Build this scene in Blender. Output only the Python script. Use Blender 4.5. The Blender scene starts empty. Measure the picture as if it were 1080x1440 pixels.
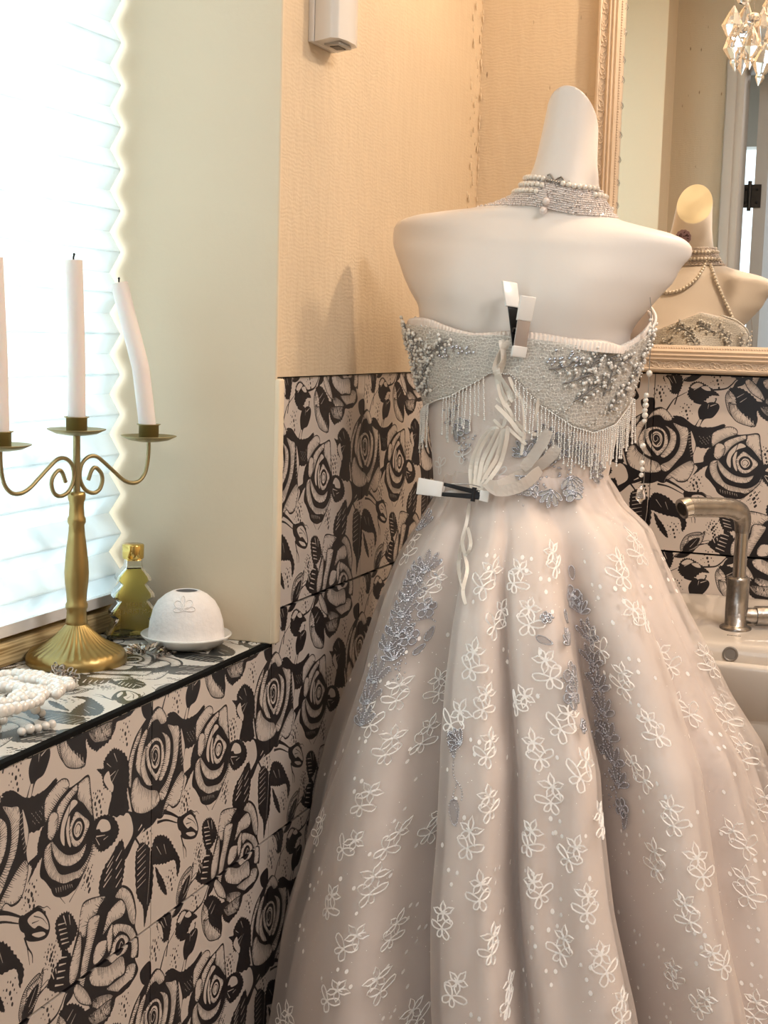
import bpy, bmesh, math, random
import numpy as np
from mathutils import Vector, Matrix
from mathutils.bvhtree import BVHTree
random.seed(7); RG = np.random.RandomState(7)
SC = bpy.context.scene
COL = SC.collection
PI = math.pi

# ------------------------------------------------------------------ camera
F_PX = 1968.7
YAW, PITCH, ROLL = 0.3596, 0.12466, 0.02763
CAM = Vector((0.7466, 0.0, 1.3427))
_F = Vector((-math.sin(YAW)*math.cos(PITCH), math.cos(YAW)*math.cos(PITCH), -math.sin(PITCH)))
_R0 = Vector((math.cos(YAW), math.sin(YAW), 0)); _U0 = _R0.cross(_F)
_R = _R0*math.cos(ROLL) + _U0*math.sin(ROLL)
_U = _U0*math.cos(ROLL) - _R0*math.sin(ROLL)
cam_data = bpy.data.cameras.new('camera')
cam_data.sensor_fit = 'VERTICAL'; cam_data.sensor_height = 24.0
cam_data.lens = F_PX/1440*24.0; cam_data.clip_start = 0.02; cam_data.clip_end = 60
cam = bpy.data.objects.new('camera', cam_data); COL.objects.link(cam)
M = Matrix((( _R.x, _U.x, -_F.x, CAM.x), (_R.y, _U.y, -_F.y, CAM.y), (_R.z, _U.z, -_F.z, CAM.z), (0, 0, 0, 1)))
cam.matrix_world = M
SC.camera = cam

def ray(px, py):
    return (_F + _R*((px-540)/F_PX) - _U*((py-720)/F_PX))
def at(px, py, ax, v):
    """point seen at a photograph position that lies on the plane axis ax = v"""
    r = ray(px, py); t = (v-CAM[ax])/r[ax]
    return CAM + r*t

# ------------------------------------------------------------------ world and light
w = bpy.data.worlds.new('world'); SC.world = w; w.use_nodes = True
bg = w.node_tree.nodes['Background']
bg.inputs[0].default_value = (0.80, 0.93, 1.0, 1); bg.inputs[1].default_value = 2.0

def area(name, loc, rot, sx, sy, e, col):
    l = bpy.data.lights.new(name, 'AREA'); l.shape = 'RECTANGLE'; l.size = sx; l.size_y = sy
    l.energy = e; l.color = col
    o = bpy.data.objects.new(name, l); o.location = loc; o.rotation_euler = rot; COL.objects.link(o); return o
# daylight arriving at the window from outside, behind the blind
area('window_daylight', (-0.42, 1.07, 1.62), (0, -PI/2, 0), 1.2, 1.0, 14.5, (0.86, 0.96, 1.0))
# fill light added overhead in the room and hall, no lamp seen there
area('room_fill', (1.45, 1.15, 2.44), (0, 0, 0), 0.5, 0.5, 18, (1.0, 0.93, 0.89))
area('hall_fill', (1.0, -0.75, 2.40), (0, 0, 0), 0.5, 0.5, 11, (1.0, 0.96, 0.94))

SC.view_settings.view_transform = 'Standard'; SC.view_settings.look = 'None'
SC.view_settings.exposure = 0.13; SC.view_settings.gamma = 1.0
SC.view_settings.use_curve_mapping = False
try:
    SC.cycles.use_denoising = True
    SC.cycles.max_bounces = 14; SC.cycles.transparent_max_bounces = 24; SC.cycles.transmission_bounces = 10
    SC.cycles.sample_clamp_indirect = 6.0
    SC.cycles.caustics_reflective = False; SC.cycles.caustics_refractive = False
except Exception:
    pass

# ------------------------------------------------------------------ materials
MATS = {}
def mat(name, col, rough=0.5, metal=0.0, trans=0.0, ior=1.45, alpha=1.0, bump=None, sheen=0.0, spec=None, sss=0.0,
        vary=0.0, vscale=8.0, emis=None, coat=0.0):
    m = bpy.data.materials.new(name); m.use_nodes = True; nt = m.node_tree
    b = nt.nodes['Principled BSDF']
    b.inputs['Base Color'].default_value = (*col, 1)
    b.inputs['Roughness'].default_value = rough; b.inputs['Metallic'].default_value = metal
    b.inputs['Transmission Weight'].default_value = trans; b.inputs['IOR'].default_value = ior
    b.inputs['Alpha'].default_value = alpha
    b.inputs['Sheen Weight'].default_value = sheen
    b.inputs['Coat Weight'].default_value = coat
    if spec is not None: b.inputs['Specular IOR Level'].default_value = spec
    if sss: b.inputs['Subsurface Weight'].default_value = sss; b.inputs['Subsurface Scale'].default_value = 0.02
    if emis: b.inputs['Emission Color'].default_value = (*emis[0], 1); b.inputs['Emission Strength'].default_value = emis[1]
    tc = nt.nodes.new('ShaderNodeTexCoord')
    if vary:
        n = nt.nodes.new('ShaderNodeTexNoise'); n.inputs['Scale'].default_value = vscale; n.inputs['Detail'].default_value = 6
        nt.links.new(tc.outputs['Object'], n.inputs['Vector'])
        mx = nt.nodes.new('ShaderNodeMix'); mx.data_type = 'RGBA'
        mx.inputs[6].default_value = (*[max(0, c*(1-vary)) for c in col], 1); mx.inputs[7].default_value = (*[min(1, c*(1+vary)) for c in col], 1)
        nt.links.new(n.outputs['Fac'], mx.inputs[0]); nt.links.new(mx.outputs[2], b.inputs['Base Color'])
    if bump:
        n = nt.nodes.new('ShaderNodeTexNoise'); n.inputs['Scale'].default_value = bump[0]; n.inputs['Detail'].default_value = 8
        nt.links.new(tc.outputs['Object'], n.inputs['Vector'])
        bp = nt.nodes.new('ShaderNodeBump'); bp.inputs['Strength'].default_value = bump[1]; bp.inputs['Distance'].default_value = bump[2]
        nt.links.new(n.outputs['Fac'], bp.inputs['Height']); nt.links.new(bp.outputs[0], b.inputs['Normal'])
    MATS[name] = m
    return m

def sheer(name, col, opacity, rough=0.6, glit=True, scale=900):
    """thin net: part of the light passes, part is scattered; a few glitter specks"""
    m = bpy.data.materials.new(name); m.use_nodes = True; nt = m.node_tree; N = nt.nodes; L = nt.links
    N.clear(); out = N.new('ShaderNodeOutputMaterial')
    d = N.new('ShaderNodeBsdfDiffuse'); d.inputs[0].default_value = (*col, 1)
    t = N.new('ShaderNodeBsdfTranslucent'); t.inputs[0].default_value = (*col, 1)
    m1 = N.new('ShaderNodeMixShader'); m1.inputs[0].default_value = 0.35; L.new(d.outputs[0], m1.inputs[1]); L.new(t.outputs[0], m1.inputs[2])
    tr = N.new('ShaderNodeBsdfTransparent')
    m2 = N.new('ShaderNodeMixShader'); L.new(tr.outputs[0], m2.inputs[1]); L.new(m1.outputs[0], m2.inputs[2])
    # net looks denser where it is seen edge on
    lw = N.new('ShaderNodeLayerWeight'); lw.inputs[0].default_value = 0.35
    mr = N.new('ShaderNodeMapRange'); mr.inputs[3].default_value = opacity; mr.inputs[4].default_value = min(1, opacity+0.20)
    L.new(lw.outputs['Facing'], mr.inputs[0]); L.new(mr.outputs[0], m2.inputs[0])
    last = m2
    if glit:
        tc = N.new('ShaderNodeTexCoord'); v = N.new('ShaderNodeTexVoronoi'); v.inputs['Scale'].default_value = 230
        L.new(tc.outputs['Object'], v.inputs['Vector'])
        c = N.new('ShaderNodeMath'); c.operation = 'LESS_THAN'; c.inputs[1].default_value = 0.10; L.new(v.outputs['Distance'], c.inputs[0])
        sx = N.new('ShaderNodeSeparateColor'); L.new(v.outputs['Color'], sx.inputs[0])
        c2 = N.new('ShaderNodeMath'); c2.operation = 'GREATER_THAN'; c2.inputs[1].default_value = 0.86; L.new(sx.outputs[0], c2.inputs[0])
        c3 = N.new('ShaderNodeMath'); c3.operation = 'MULTIPLY'; L.new(c.outputs[0], c3.inputs[0]); L.new(c2.outputs[0], c3.inputs[1])
        g = N.new('ShaderNodeBsdfDiffuse'); g.inputs[0].default_value = (1, 1, 1, 1)
        m3 = N.new('ShaderNodeMixShader'); L.new(c3.outputs[0], m3.inputs[0]); L.new(m2.outputs[0], m3.inputs[1]); L.new(g.outputs[0], m3.inputs[2]); last = m3
    L.new(last.outputs[0], out.inputs[0]); MATS[name] = m
    return m

# ------------------------------------------------------------------ rose print for the tiles, drawn stroke by stroke
ROSE = "s 73 802 96 842 119 872 182 909|12;s 116 835 133 895 159 972 186 992 229 1002|10;s 321 925 391 935 424 959 457 992 530 1002|14;s 239 722 259 762|9;s 43 382 110 369 192 332|16;s 163 969 202 1002|12;s 252 35 295 49 355 69 394 92|9;b 192 342 212 352 259 322 312 319 338 312 315 245 255 249 239 275 202 305;s 235 245 242 209 249 172|7;s 265 352 302 342 338 312|6;w 239 315 272 332 305 312 282 285 252 292;B 47 992 143 1002 153 942 133 899 96 899 66 945;w 50 992 80 969 93 915 66 945;e 76 989 100 955|5;e 100 995 119 955|5;e 66 975 96 932|4;B 186 899 202 955 245 969 288 952 328 925 361 895 315 892 265 852 209 865;w 202 939 235 962 268 952 249 939 219 929;w 259 939 292 945 312 922 285 922;e 219 922 249 939|6;b 259 762 249 812 282 859 312 845 338 879 348 875 335 829 358 822 321 779 285 762;w 288 829 308 862 341 875 325 845 305 822;c 414 929 394 885 418 805 474 755 547 742 527 795 480 852 451 909|3;B 411 935 461 945 527 912 573 862 567 812 547 742 500 779 461 835 444 895;e 457 889 494 912|5;e 474 862 510 889|5;e 490 839 527 869|5;e 510 812 540 845|5;e 527 789 557 825|5;b 454 982 507 995 490 962 461 949 434 942;B 110 769 163 769 239 722 331 719 398 739 388 692 335 682 335 609 252 605 222 679 172 732;e 262 665 268 659|3;e 268 639 272 632|3;e 272 655 275 649|3;e 278 629 282 622|3;e 282 645 285 639|3;e 285 662 288 655|3;e 288 635 295 629|3;e 292 652 298 645|3;e 298 625 305 619|3;e 302 642 308 635|3;e 305 659 312 652|3;e 312 632 315 625|3;e 315 649 318 642|3;e 318 669 325 659|3;B 295 555 325 602 361 559 365 522 328 505 295 489 239 442 262 485 242 509 288 522;B 4 299 37 332 113 305 169 245 219 172 196 119 176 189 96 205 20 229 -16 242;e 20 222 90 202 169 195|8;e 40 292 73 249|4;e 93 282 110 239|4;B 30 215 60 189 100 132 119 79 93 92 53 142;w 53 195 96 192 123 149 100 145;c 199 2 192 45 225 102 302 122 295 69 268 15 232 -8|2;b 202 2 209 32 249 82 295 69 268 15 219 -28 169 -31;e 232 12 259 59 292 99|5;s 216 25 235 72 292 115|4;B 345 59 394 109 437 122 487 99 514 29 471 9 398 19;e 371 92 391 49|9;e 391 99 408 49|9;e 414 102 427 52|9;e 434 109 447 52|9;e 454 115 464 52|9;e 477 122 484 55|9;b -73 855 -3 869 7 815 7 775 -56 802;b -165 582 -165 659 -126 735 -66 779 -10 805 43 819 83 789 103 762 163 765 202 722 242 665 249 605 235 552 242 485 209 409 159 399 123 422 80 389 40 399 10 425 -66 439 -126 465 -152 532;c -162 592 -159 665 -116 732 -73 769 -83 729 -116 692 -136 629 -142 569|1|23 652;c -30 749 -6 789 43 812 76 799 106 762 100 745 66 745 40 769 7 769|1|23 652;c 113 732 156 719 199 702 199 632 182 565 149 519 106 465 73 455 53 489 103 519 139 562 156 615 149 675|1|23 652;w 216 692 235 649 245 612 235 569 225 605 219 655;e 196 675 219 685|4;e 199 662 219 669|4;e 202 645 222 652|4;e 206 629 225 635|4;e 209 612 225 619|4;e 212 595 229 605|4;e 216 579 232 589|4;e 219 562 235 572|4;e 222 549 235 555|4;c -112 639 -89 715 -43 755 -30 739 -53 702 -69 649 -69 589 -89 602|1|23 652;c -79 625 -63 672 -36 695 -46 635 -26 582 7 535 -33 545 -66 582|1|23 652;c -142 529 -129 585 -96 595 -73 562 -16 525 43 502 57 455 -6 442 -66 449 -119 475|1|23 652;c 80 395 100 439 176 502 229 525 242 485 209 415 159 405 123 422|1|23 652;c 70 715 106 699 136 665 133 605 110 562 73 532 53 545 83 592 100 642 93 685|1|23 652;c -40 685 -3 705 47 702 83 665 90 612 70 572 37 542 13 562 -23 602 -40 645|1|23 652;b -20 675 20 695 60 679 70 642 63 595 33 569 7 592 -16 632;c -6 662 20 682 50 669 60 635 50 599 27 589 4 602 -6 632|0;b 0 659 23 672 43 659 53 632 43 605 23 602 7 619 0 642;e 30 602 47 625 43 652 23 665 7 652 10 629 20 622 33 635 27 649|8;b 331 609 331 682 361 705 424 725 464 712 471 685 527 689 586 695 600 639 616 552 623 509 606 425 567 372 527 335 490 325 394 355 335 415 305 452 328 535;c 335 612 335 682 388 715 431 725 464 712 467 685 421 665 378 639 358 625|1|517 529;c 527 682 583 689 596 639 610 549 583 572 553 605 520 632 524 665|1|517 529;c 391 592 408 642 471 672 517 682 517 659 480 642 444 615 418 579 401 559|1|517 529;c 348 565 355 619 381 632 408 612 401 569 378 542 358 545|1|517 529;c 328 489 335 525 371 535 371 492 391 449 424 409 487 392 543 389 596 422 616 472 606 419 553 365 510 355 437 369 371 409 338 452|1|517 529;c 371 539 418 492 467 459 527 449 573 462 547 422 484 415 418 442 381 489|1|517 529;w 421 549 437 592 487 635 520 619 474 599 444 555 444 499 424 519;w 454 559 474 589 471 542 480 482 461 505;c 471 539 490 575 514 592 553 565 593 529 570 495 530 469 490 482|1|517 529;b 487 542 510 565 543 559 563 525 547 495 517 489 494 509;c 497 535 514 555 540 549 550 525 537 505 517 499 500 515|0;s 530 509 540 529 524 545 507 535 510 515 524 522|7;s 398 355 424 325 447 299|6;s 471 295 497 312 530 332|6;s 480 639 467 595 451 549|6;b 365 412 437 372 510 362 533 352 524 332 454 322 381 352;e 394 372 398 355|4;e 408 369 411 352|4;e 421 365 424 349|4;e 434 365 437 349|4;e 447 362 451 345|4;e 461 359 464 345|4;e 474 355 477 342|4;e 484 352 490 339|4;B 636 699 676 692 679 715 725 742 775 732 835 679 845 599 831 559 838 485 712 515 729 585 682 625 666 669;w 679 649 709 672 725 635 742 609 729 592;e 709 649 755 659|6;e 722 619 772 659|4;e 745 725 765 689|5;e 699 702 725 682|4;b -165 489 -112 469 -29 439 24 442 57 455 67 419 14 385 -59 379 -112 369 -172 319 -218 335 -132 392 -139 455;e -132 432 -159 402 -192 369|12;e -66 409 -92 395|10;e -49 389 -122 362|9;s -112 375 -69 325 -13 272|14;B 606 519 653 529 729 509 778 449 752 409 672 399 626 432 606 479;w 633 492 662 515 709 495 722 462 669 469 653 485;e 633 465 689 452|7;e 653 429 629 462|6;e 679 439 709 442|5;B 798 399 818 322 808 259 782 219 709 215 653 252 662 315 722 365;e 679 269 729 292|8;e 686 289 735 315|8;e 696 312 739 339|8;e 702 332 745 359|8;e 709 355 752 382|8;e 715 375 759 405|8;e 759 239 798 262|7;e 759 272 798 295|7;e 759 305 798 329|7;e 759 335 798 362|7;B -112 262 -102 325 -59 342 -3 292 17 215 7 115 -20 75 -46 15 -56 95 -99 155;e -96 182 -36 195|5;e -96 205 -39 219|5;e -96 229 -39 242|5;e -96 252 -39 265|5;e -96 275 -39 289|5;e -96 295 -39 309|5;e -96 319 -39 332|5;e -6 292 -10 202 -26 95|4;s 86 409 146 382 215 342|24;b 209 342 255 349 301 342 345 295 361 249 331 225 245 252 222 285;w 239 325 295 332 341 289 351 249 301 282 272 285;s 272 325 318 299 345 269|5;s 262 305 301 299|6;w 262 269 318 255 335 239 295 245;s 222 275 239 235 262 202 265 172|12;s 262 345 295 349 325 332 345 329 364 312|7;c 229 69 242 99 301 109 321 129 311 72 272 25 222 15|3;b 222 12 229 55 258 82 298 89 282 45 252 22;e 245 35 282 82|4;s 212 2 235 15 301 55 351 59|9;s 308 69 351 79 368 49|5;B 391 252 421 272 470 262 507 215 520 175 477 142 431 142 401 192;e 407 242 451 232|8;e 411 222 454 212|8;e 417 205 460 195|8;e 421 185 464 175|8;e 427 169 470 159|8;e 437 262 454 222|7;e 470 252 477 215|6;B 431 149 484 105 510 9 467 -15 368 35 394 82 424 115;e 388 42 437 25|10;e 398 62 441 49|10;e 404 82 447 69|10;e 411 102 451 92|10;e 417 125 457 112|10;b 523 179 537 215 550 259 606 259 699 235 768 235 818 225 871 179 898 102 891 45 914 -8 914 -78 891 -78 914 -128 881 -155 812 -171 755 -171 712 -215 626 -185 580 -108 464 -1 470 69;b 699 275 768 229 749 182 692 139 662 105 653 175 699 212;c 533 212 553 255 609 255 692 232 653 209 633 189 583 182 566 135 530 165|1|768 29;c 709 165 762 182 798 179 825 142 802 115 735 119 676 99 696 142|1|768 29;c -202 225 -142 182 -109 105 -116 52 -149 82 -169 132 -195 175 -245 205|1|-232 29;c 573 122 586 185 643 185 656 169 636 129 606 75 566 -15 550 -51 533 -11 550 69|1|768 29;c 490 99 523 152 540 162 543 102 520 25 477 -1 470 55|1|768 29;c 616 49 643 82 702 69 692 29 653 12 619 15|1|768 29;c 702 79 715 102 739 112 735 42 712 19|1|768 29;c -255 105 -202 92 -129 49 -92 -18 -99 -71 -139 -61 -135 -18 -159 29 -212 65 -251 59|1|-232 29;c 749 49 798 52 845 19 835 -21 798 -28 742 -31 712 -8 729 19|1|768 29;b 765 32 798 39 821 15 808 -11 775 -18 755 2;e 778 2 795 25 808 12|6;c 593 985 636 999 712 972 798 972 821 935 815 899 752 902 712 899 636 929 603 952|1|768 1029;c -298 892 -218 895 -179 895 -159 919 -106 902 -119 859 -188 835 -268 869|1|-232 1029;c 497 982 523 989 580 935 606 879 543 909 507 949|1|768 1029;c 616 889 712 869 755 832 732 795 662 792 626 822|4;b 464 859 543 872 613 865 649 829 576 822 570 795 563 755 507 792 480 835;B 576 832 633 829 706 842 861 855 851 832 765 832 725 782 653 765 633 762 586 795;c 586 842 649 845 725 842 732 825 715 785 649 789 613 802|4;c 414 859 431 852 464 849 497 815 560 762 560 732 497 742 451 765 424 809|3;b 454 852 497 839 570 795 566 742 523 775 480 812;e 480 812 494 769|5;e 497 802 510 762|5;e 517 789 527 752|5;e 533 779 540 742|5;e 550 765 556 735|5;b 275 815 305 855 354 852 364 822 331 772 285 759 258 709 275 769;e 315 835 348 849|7;e 305 845 301 819|4;b 219 855 275 862 298 849 258 842;d 30 899;d 182 802;d 345 979;d 245 385;d 146 125;d 361 142;d 577 329;d 626 582;d -182 775;d 653 582;d -29 365;d 583 335;d 262 399;d 368 155;d 30 895"
RN=1024
def smooth(P,n=6):
    P=np.asarray(P,float); m=len(P); out=[]
    t=np.linspace(0,1,n,endpoint=False)[:,None]
    for i in range(m):
        a,b,c,d=P[(i-1)%m],P[i],P[(i+1)%m],P[(i+2)%m]
        out.append(.5*((2*b)+(c-a)*t+(2*a-5*b+4*c-d)*t*t+(3*b-a-3*c+d)*t**3))
    return np.vstack(out)
def osmooth(P,n=6):
    P=np.asarray(P,float)
    if len(P)<3: return np.linspace(P[0],P[-1],n)
    Q=np.vstack([2*P[0]-P[1],P,2*P[-1]-P[-2]]); out=[]
    t=np.linspace(0,1,n,endpoint=False)[:,None]
    for i in range(len(P)-1):
        a,b,c,d=Q[i:i+4]
        out.append(.5*((2*b)+(c-a)*t+(2*a-5*b+4*c-d)*t*t+(3*b-a-3*c+d)*t**3))
    return np.vstack(out+[P[-1:]])
def fillpoly(img,P,val):
    # P in uv*RN, periodic
    N=img.shape[0]; x0,y0=np.floor(P.min(0)).astype(int)-1; x1,y1=np.ceil(P.max(0)).astype(int)+1
    if x1-x0<1 or y1-y0<1: return
    X,Y=np.meshgrid(np.arange(x0,x1)+.5,np.arange(y0,y1)+.5)
    ins=np.zeros(X.shape,bool); Q=np.roll(P,-1,0)
    for (ax,ay),(bx,by) in zip(P,Q):
        if ay==by: continue
        lo,hi=(ay,by) if ay<by else (by,ay)
        r0=max(0,int(np.floor(lo-y0-.5))); r1=min(X.shape[0],int(np.ceil(hi-y0+.5)))
        if r1<=r0: continue
        yy=Y[r0:r1]; c=((ay>yy)!=(by>yy))&(X[r0:r1]<(bx-ax)*(yy-ay)/(by-ay)+ax)
        ins[r0:r1]^=c
    ii,jj=np.nonzero(ins); img[(ii+y0)%N,(jj+x0)%N]=val
def strokepoly(P,w0,w1=None):
    w1=w0 if w1 is None else w1
    T=np.gradient(P,axis=0); T/=np.maximum(np.linalg.norm(T,axis=1,keepdims=True),1e-9)
    n=np.stack([-T[:,1],T[:,0]],1); w=np.linspace(w0,w1,len(P))[:,None]/2
    return np.vstack([P+n*w,(P-n*w)[::-1]])
def draw_rose(txt,N=RN,seed=3):
    rg=np.random.RandomState(seed); img=np.ones((N,N),np.float32); k=N/1000.; u=k*1000/1334.
    for e in txt.split(';'):
        parts=e.split('|'); kind=parts[0][0]; P=np.array(parts[0][2:].split(),float).reshape(-1,2)*k
        if kind=='b': fillpoly(img,smooth(P),0)
        elif kind=='B':
            S=smooth(P,7); c=S.mean(0); d=S-c; L=np.linalg.norm(d,axis=1,keepdims=True)
            z=np.where(np.arange(len(S))%2==0,1,-1)[:,None]*(2+2.5*rg.rand(len(S),1))*k
            fillpoly(img,S+d/np.maximum(L,1)*z,0)
        elif kind=='w': fillpoly(img,smooth(P),1)
        elif kind=='c':
            S=smooth(P,8); fillpoly(img,S,1)
            C=np.vstack([S,S[:2]]); fillpoly(img,strokepoly(C,5.5*u),0)
            m=int(parts[1]) if len(parts)>1 else 0
            if m:
                c=np.array(parts[2].split(),float)*k if len(parts)>2 else None
                T=np.gradient(np.vstack([S[-1:],S,S[:1]]),axis=0)[1:-1]; T/=np.maximum(np.linalg.norm(T,axis=1,keepdims=True),1e-9)
                n=np.stack([-T[:,1],T[:,0]],1); area=np.sum(S[:,0]*np.roll(S[:,1],-1)-S[:,1]*np.roll(S[:,0],-1))
                if area<0: n=-n
                size=np.sqrt(abs(area)/2)
                # resample
                seg=np.r_[0,np.cumsum(np.linalg.norm(np.diff(np.vstack([S,S[:1]]),axis=0),axis=1))]
                step=(6.5 if m!=4 else 5)*u*1.5
                for s in np.arange(0,seg[-1],step):
                    i=min(np.searchsorted(seg,s,side='right')-1,len(S)-1); f=(s-seg[i])/max(seg[i+1]-seg[i],1e-6); q=S[i]+(S[(i+1)%len(S)]-S[i])*f
                    if c is not None:
                        v=c-q; v/=max(np.linalg.norm(v),1e-6); dt=-n[i]@v   # >0: outer normal toward centre
                        L=size*(.31 if dt>.3 else (.08 if dt>-.5 else .15))*(.35+.8*rg.rand())
                        if dt<.3 and rg.rand()<.3: continue
                    else: L=size*(.35 if m==3 else .55)*(.3+.8*rg.rand())
                    dirn=n[i]+.35*T[i]; e2=q+dirn*L
                    fillpoly(img,strokepoly(np.array([q,(q+e2)/2,e2]),4.6*u,1.2*u),0)
                if m==4:
                    for _ in range(40):
                        q=P[rg.randint(len(P))]*.5*(rg.rand())+P.mean(0)*1.0-P.mean(0)*0; q=P.mean(0)+(P[rg.randint(len(P))]-P.mean(0))*rg.rand()
                        fillpoly(img,strokepoly(np.array([q,q+[1,5*u],q+[2,14*u]]),4*u,1.5*u),0)
        elif kind in 'se':
            w=float(parts[1])*u; S=osmooth(P,6); fillpoly(img,strokepoly(S,w*(1 if kind=='s' else .9),w*.35),0 if kind=='s' else 1)
        elif kind=='d':
            a=np.linspace(0,2*np.pi,9)[:-1]
            for dx,dy,r in [(0,0,9),(-22,22,6),(-30,-6,4),(18,26,6),(28,2,5),(8,-26,7),(14,-52,8),(-14,52,4),(34,48,4),(-42,30,3.5),(4,44,5),(44,-18,3),(-18,-34,3),(-44,-16,3)]:
                r=r*u*1.15
                fillpoly(img,P[0]+np.array([dx,dy])*u*1.05+np.stack([np.cos(a),np.sin(a)],1)*r*[.85,1.1],0)
    return img

def rose_image():
    img = draw_rose(ROSE, 1024)
    im = bpy.data.images.new('rose_print', 1024, 1024, alpha=False, float_buffer=False)
    px = np.ones((1024, 1024, 4), np.float32); px[..., :3] = img[..., None]
    im.pixels.foreach_set(px.ravel()); im.update(); im.pack(); im.colorspace_settings.name = 'Non-Color'
    return im
ROSE_IMG = rose_image()
def tile_mat(name, paper, ink, rough):
    m = bpy.data.materials.new(name); m.use_nodes = True; nt = m.node_tree; b = nt.nodes['Principled BSDF']
    uv = nt.nodes.new('ShaderNodeUVMap'); uv.uv_map = 'UVMap'
    t = nt.nodes.new('ShaderNodeTexImage'); t.image = ROSE_IMG; t.extension = 'REPEAT'; nt.links.new(uv.outputs[0], t.inputs[0])
    mx = nt.nodes.new('ShaderNodeMix'); mx.data_type = 'RGBA'; mx.inputs[6].default_value = (*ink, 1); mx.inputs[7].default_value = (*paper, 1)
    nt.links.new(t.outputs[0], mx.inputs[0]); nt.links.new(mx.outputs[2], b.inputs['Base Color'])
    b.inputs['Roughness'].default_value = rough
    return m

# ------------------------------------------------------------------ mesh helpers
class MB:
    def __init__(s): s.v = []; s.f = []; s.sm = []
    def add(s, V, Fc, smooth=True):
        o = len(s.v); s.v += [tuple(p) for p in V]; s.f += [tuple(i+o for i in f) for f in Fc]; s.sm += [smooth]*len(Fc); return s
    def box(s, a, b, smooth=False):
        x0, y0, z0 = a; x1, y1, z1 = b
        V = [(x0,y0,z0),(x1,y0,z0),(x1,y1,z0),(x0,y1,z0),(x0,y0,z1),(x1,y0,z1),(x1,y1,z1),(x0,y1,z1)]
        return s.add(V, [(0,3,2,1),(4,5,6,7),(0,1,5,4),(1,2,6,5),(2,3,7,6),(3,0,4,7)], smooth)
    def obox(s, c, ax, ay, az, smooth=False):
        c = Vector(c); V = [c+ax*i+ay*j+az*k for k in (-1,1) for j in (-1,1) for i in (-1,1)]
        return s.add(V, [(0,2,3,1),(4,5,7,6),(0,1,5,4),(1,3,7,5),(3,2,6,7),(2,0,4,6)], smooth)
    def grid(s, rows, closed=False, smooth=True, flip=False):
        n = len(rows[0]); V = [p for r in rows for p in r]; Fc = []
        for i in range(len(rows)-1):
            for j in range(n if closed else n-1):
                a, b = i*n+j, i*n+(j+1) % n; q = (a, b, b+n, a+n); Fc.append(q[::-1] if flip else q)
        return s.add(V, Fc, smooth)
    def cap(s, ring, flip=False):
        return s.add(ring, [tuple(range(len(ring)))[::-1] if flip else tuple(range(len(ring)))], False)
    def lathe(s, prof, c=(0,0,0), n=32, flute=None):
        rows = []
        for k, (r, z) in enumerate(prof):
            row = []
            for j in range(n):
                a = 2*PI*j/n; rr = r
                if flute and flute[0] <= z <= flute[1]: rr = r*(1+flute[3]*(0.5+0.5*math.cos(flute[2]*a)) * math.sin(PI*(z-flute[0])/(flute[1]-flute[0]))**0.5)
                row.append((c[0]+rr*math.cos(a), c[1]+rr*math.sin(a), c[2]+z))
            rows.append(row)
        s.grid(rows, closed=True)
        if prof[0][0] > 1e-5: s.cap(rows[0], True)
        if prof[-1][0] > 1e-5: s.cap(rows[-1])
        return s
    def tube(s, P, r, n=8, r1=None, flat=None, caps=True):
        P = [Vector(p) for p in P]; m = len(P); rows = []; up = None
        for i in range(m):
            t = (P[min(i+1, m-1)]-P[max(i-1, 0)]); t = t.normalized() if t.length > 1e-9 else Vector((0,0,1))
            if up is None: up = Vector((0,0,1)) if abs(t.z) < 0.9 else Vector((0,1,0))
            u = (up-t*up.dot(t)); u = u.normalized() if u.length > 1e-6 else t.orthogonal().normalized(); v = t.cross(u); up = u
            rr = r if r1 is None else r+(r1-r)*i/(m-1)
            if callable(r): rr = r(i/(m-1))
            fu = 1 if flat is None else flat
            rows.append([P[i]+u*(math.cos(2*PI*j/n)*rr*fu)+v*(math.sin(2*PI*j/n)*rr) for j in range(n)])
        s.grid(rows, closed=True)
        if caps: s.cap(rows[0], True); s.cap(rows[-1])
        return s
    def ball(s, c, r, n=8, m=5, sc=(1,1,1)):
        rows = []
        for i in range(1, m):
            a = PI*i/m; rows.append([(c[0]+sc[0]*r*math.sin(a)*math.cos(2*PI*j/n), c[1]+sc[1]*r*math.sin(a)*math.sin(2*PI*j/n), c[2]-sc[2]*r*math.cos(a)) for j in range(n)])
        o = len(s.v); s.grid(rows, closed=True); b = len(s.v)
        s.v += [(c[0], c[1], c[2]-sc[2]*r), (c[0], c[1], c[2]+sc[2]*r)]
        for j in range(n):
            s.f.append((o+(j+1) % n, o+j, b)); s.f.append((b-n+j, b-n+(j+1) % n, b+1)); s.sm += [True, True]
        return s
    def build(s, name, material, parent=None, uv=None):
        me = bpy.data.meshes.new(name); me.from_pydata([tuple(p) for p in s.v], [], s.f)
        me.polygons.foreach_set('use_smooth', s.sm)
        ms = material if isinstance(material, (list, tuple)) else [material]
        for m_ in ms: me.materials.append(m_)
        if uv:
            l = me.uv_layers.new(name='UVMap')
            for p in me.polygons:
                for li in p.loop_indices: l.data[li].uv = uv(me.vertices[me.loops[li].vertex_index].co, p.normal)
        me.update()
        o = bpy.data.objects.new(name, me); COL.objects.link(o)
        if parent: o.parent = parent
        return o

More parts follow.
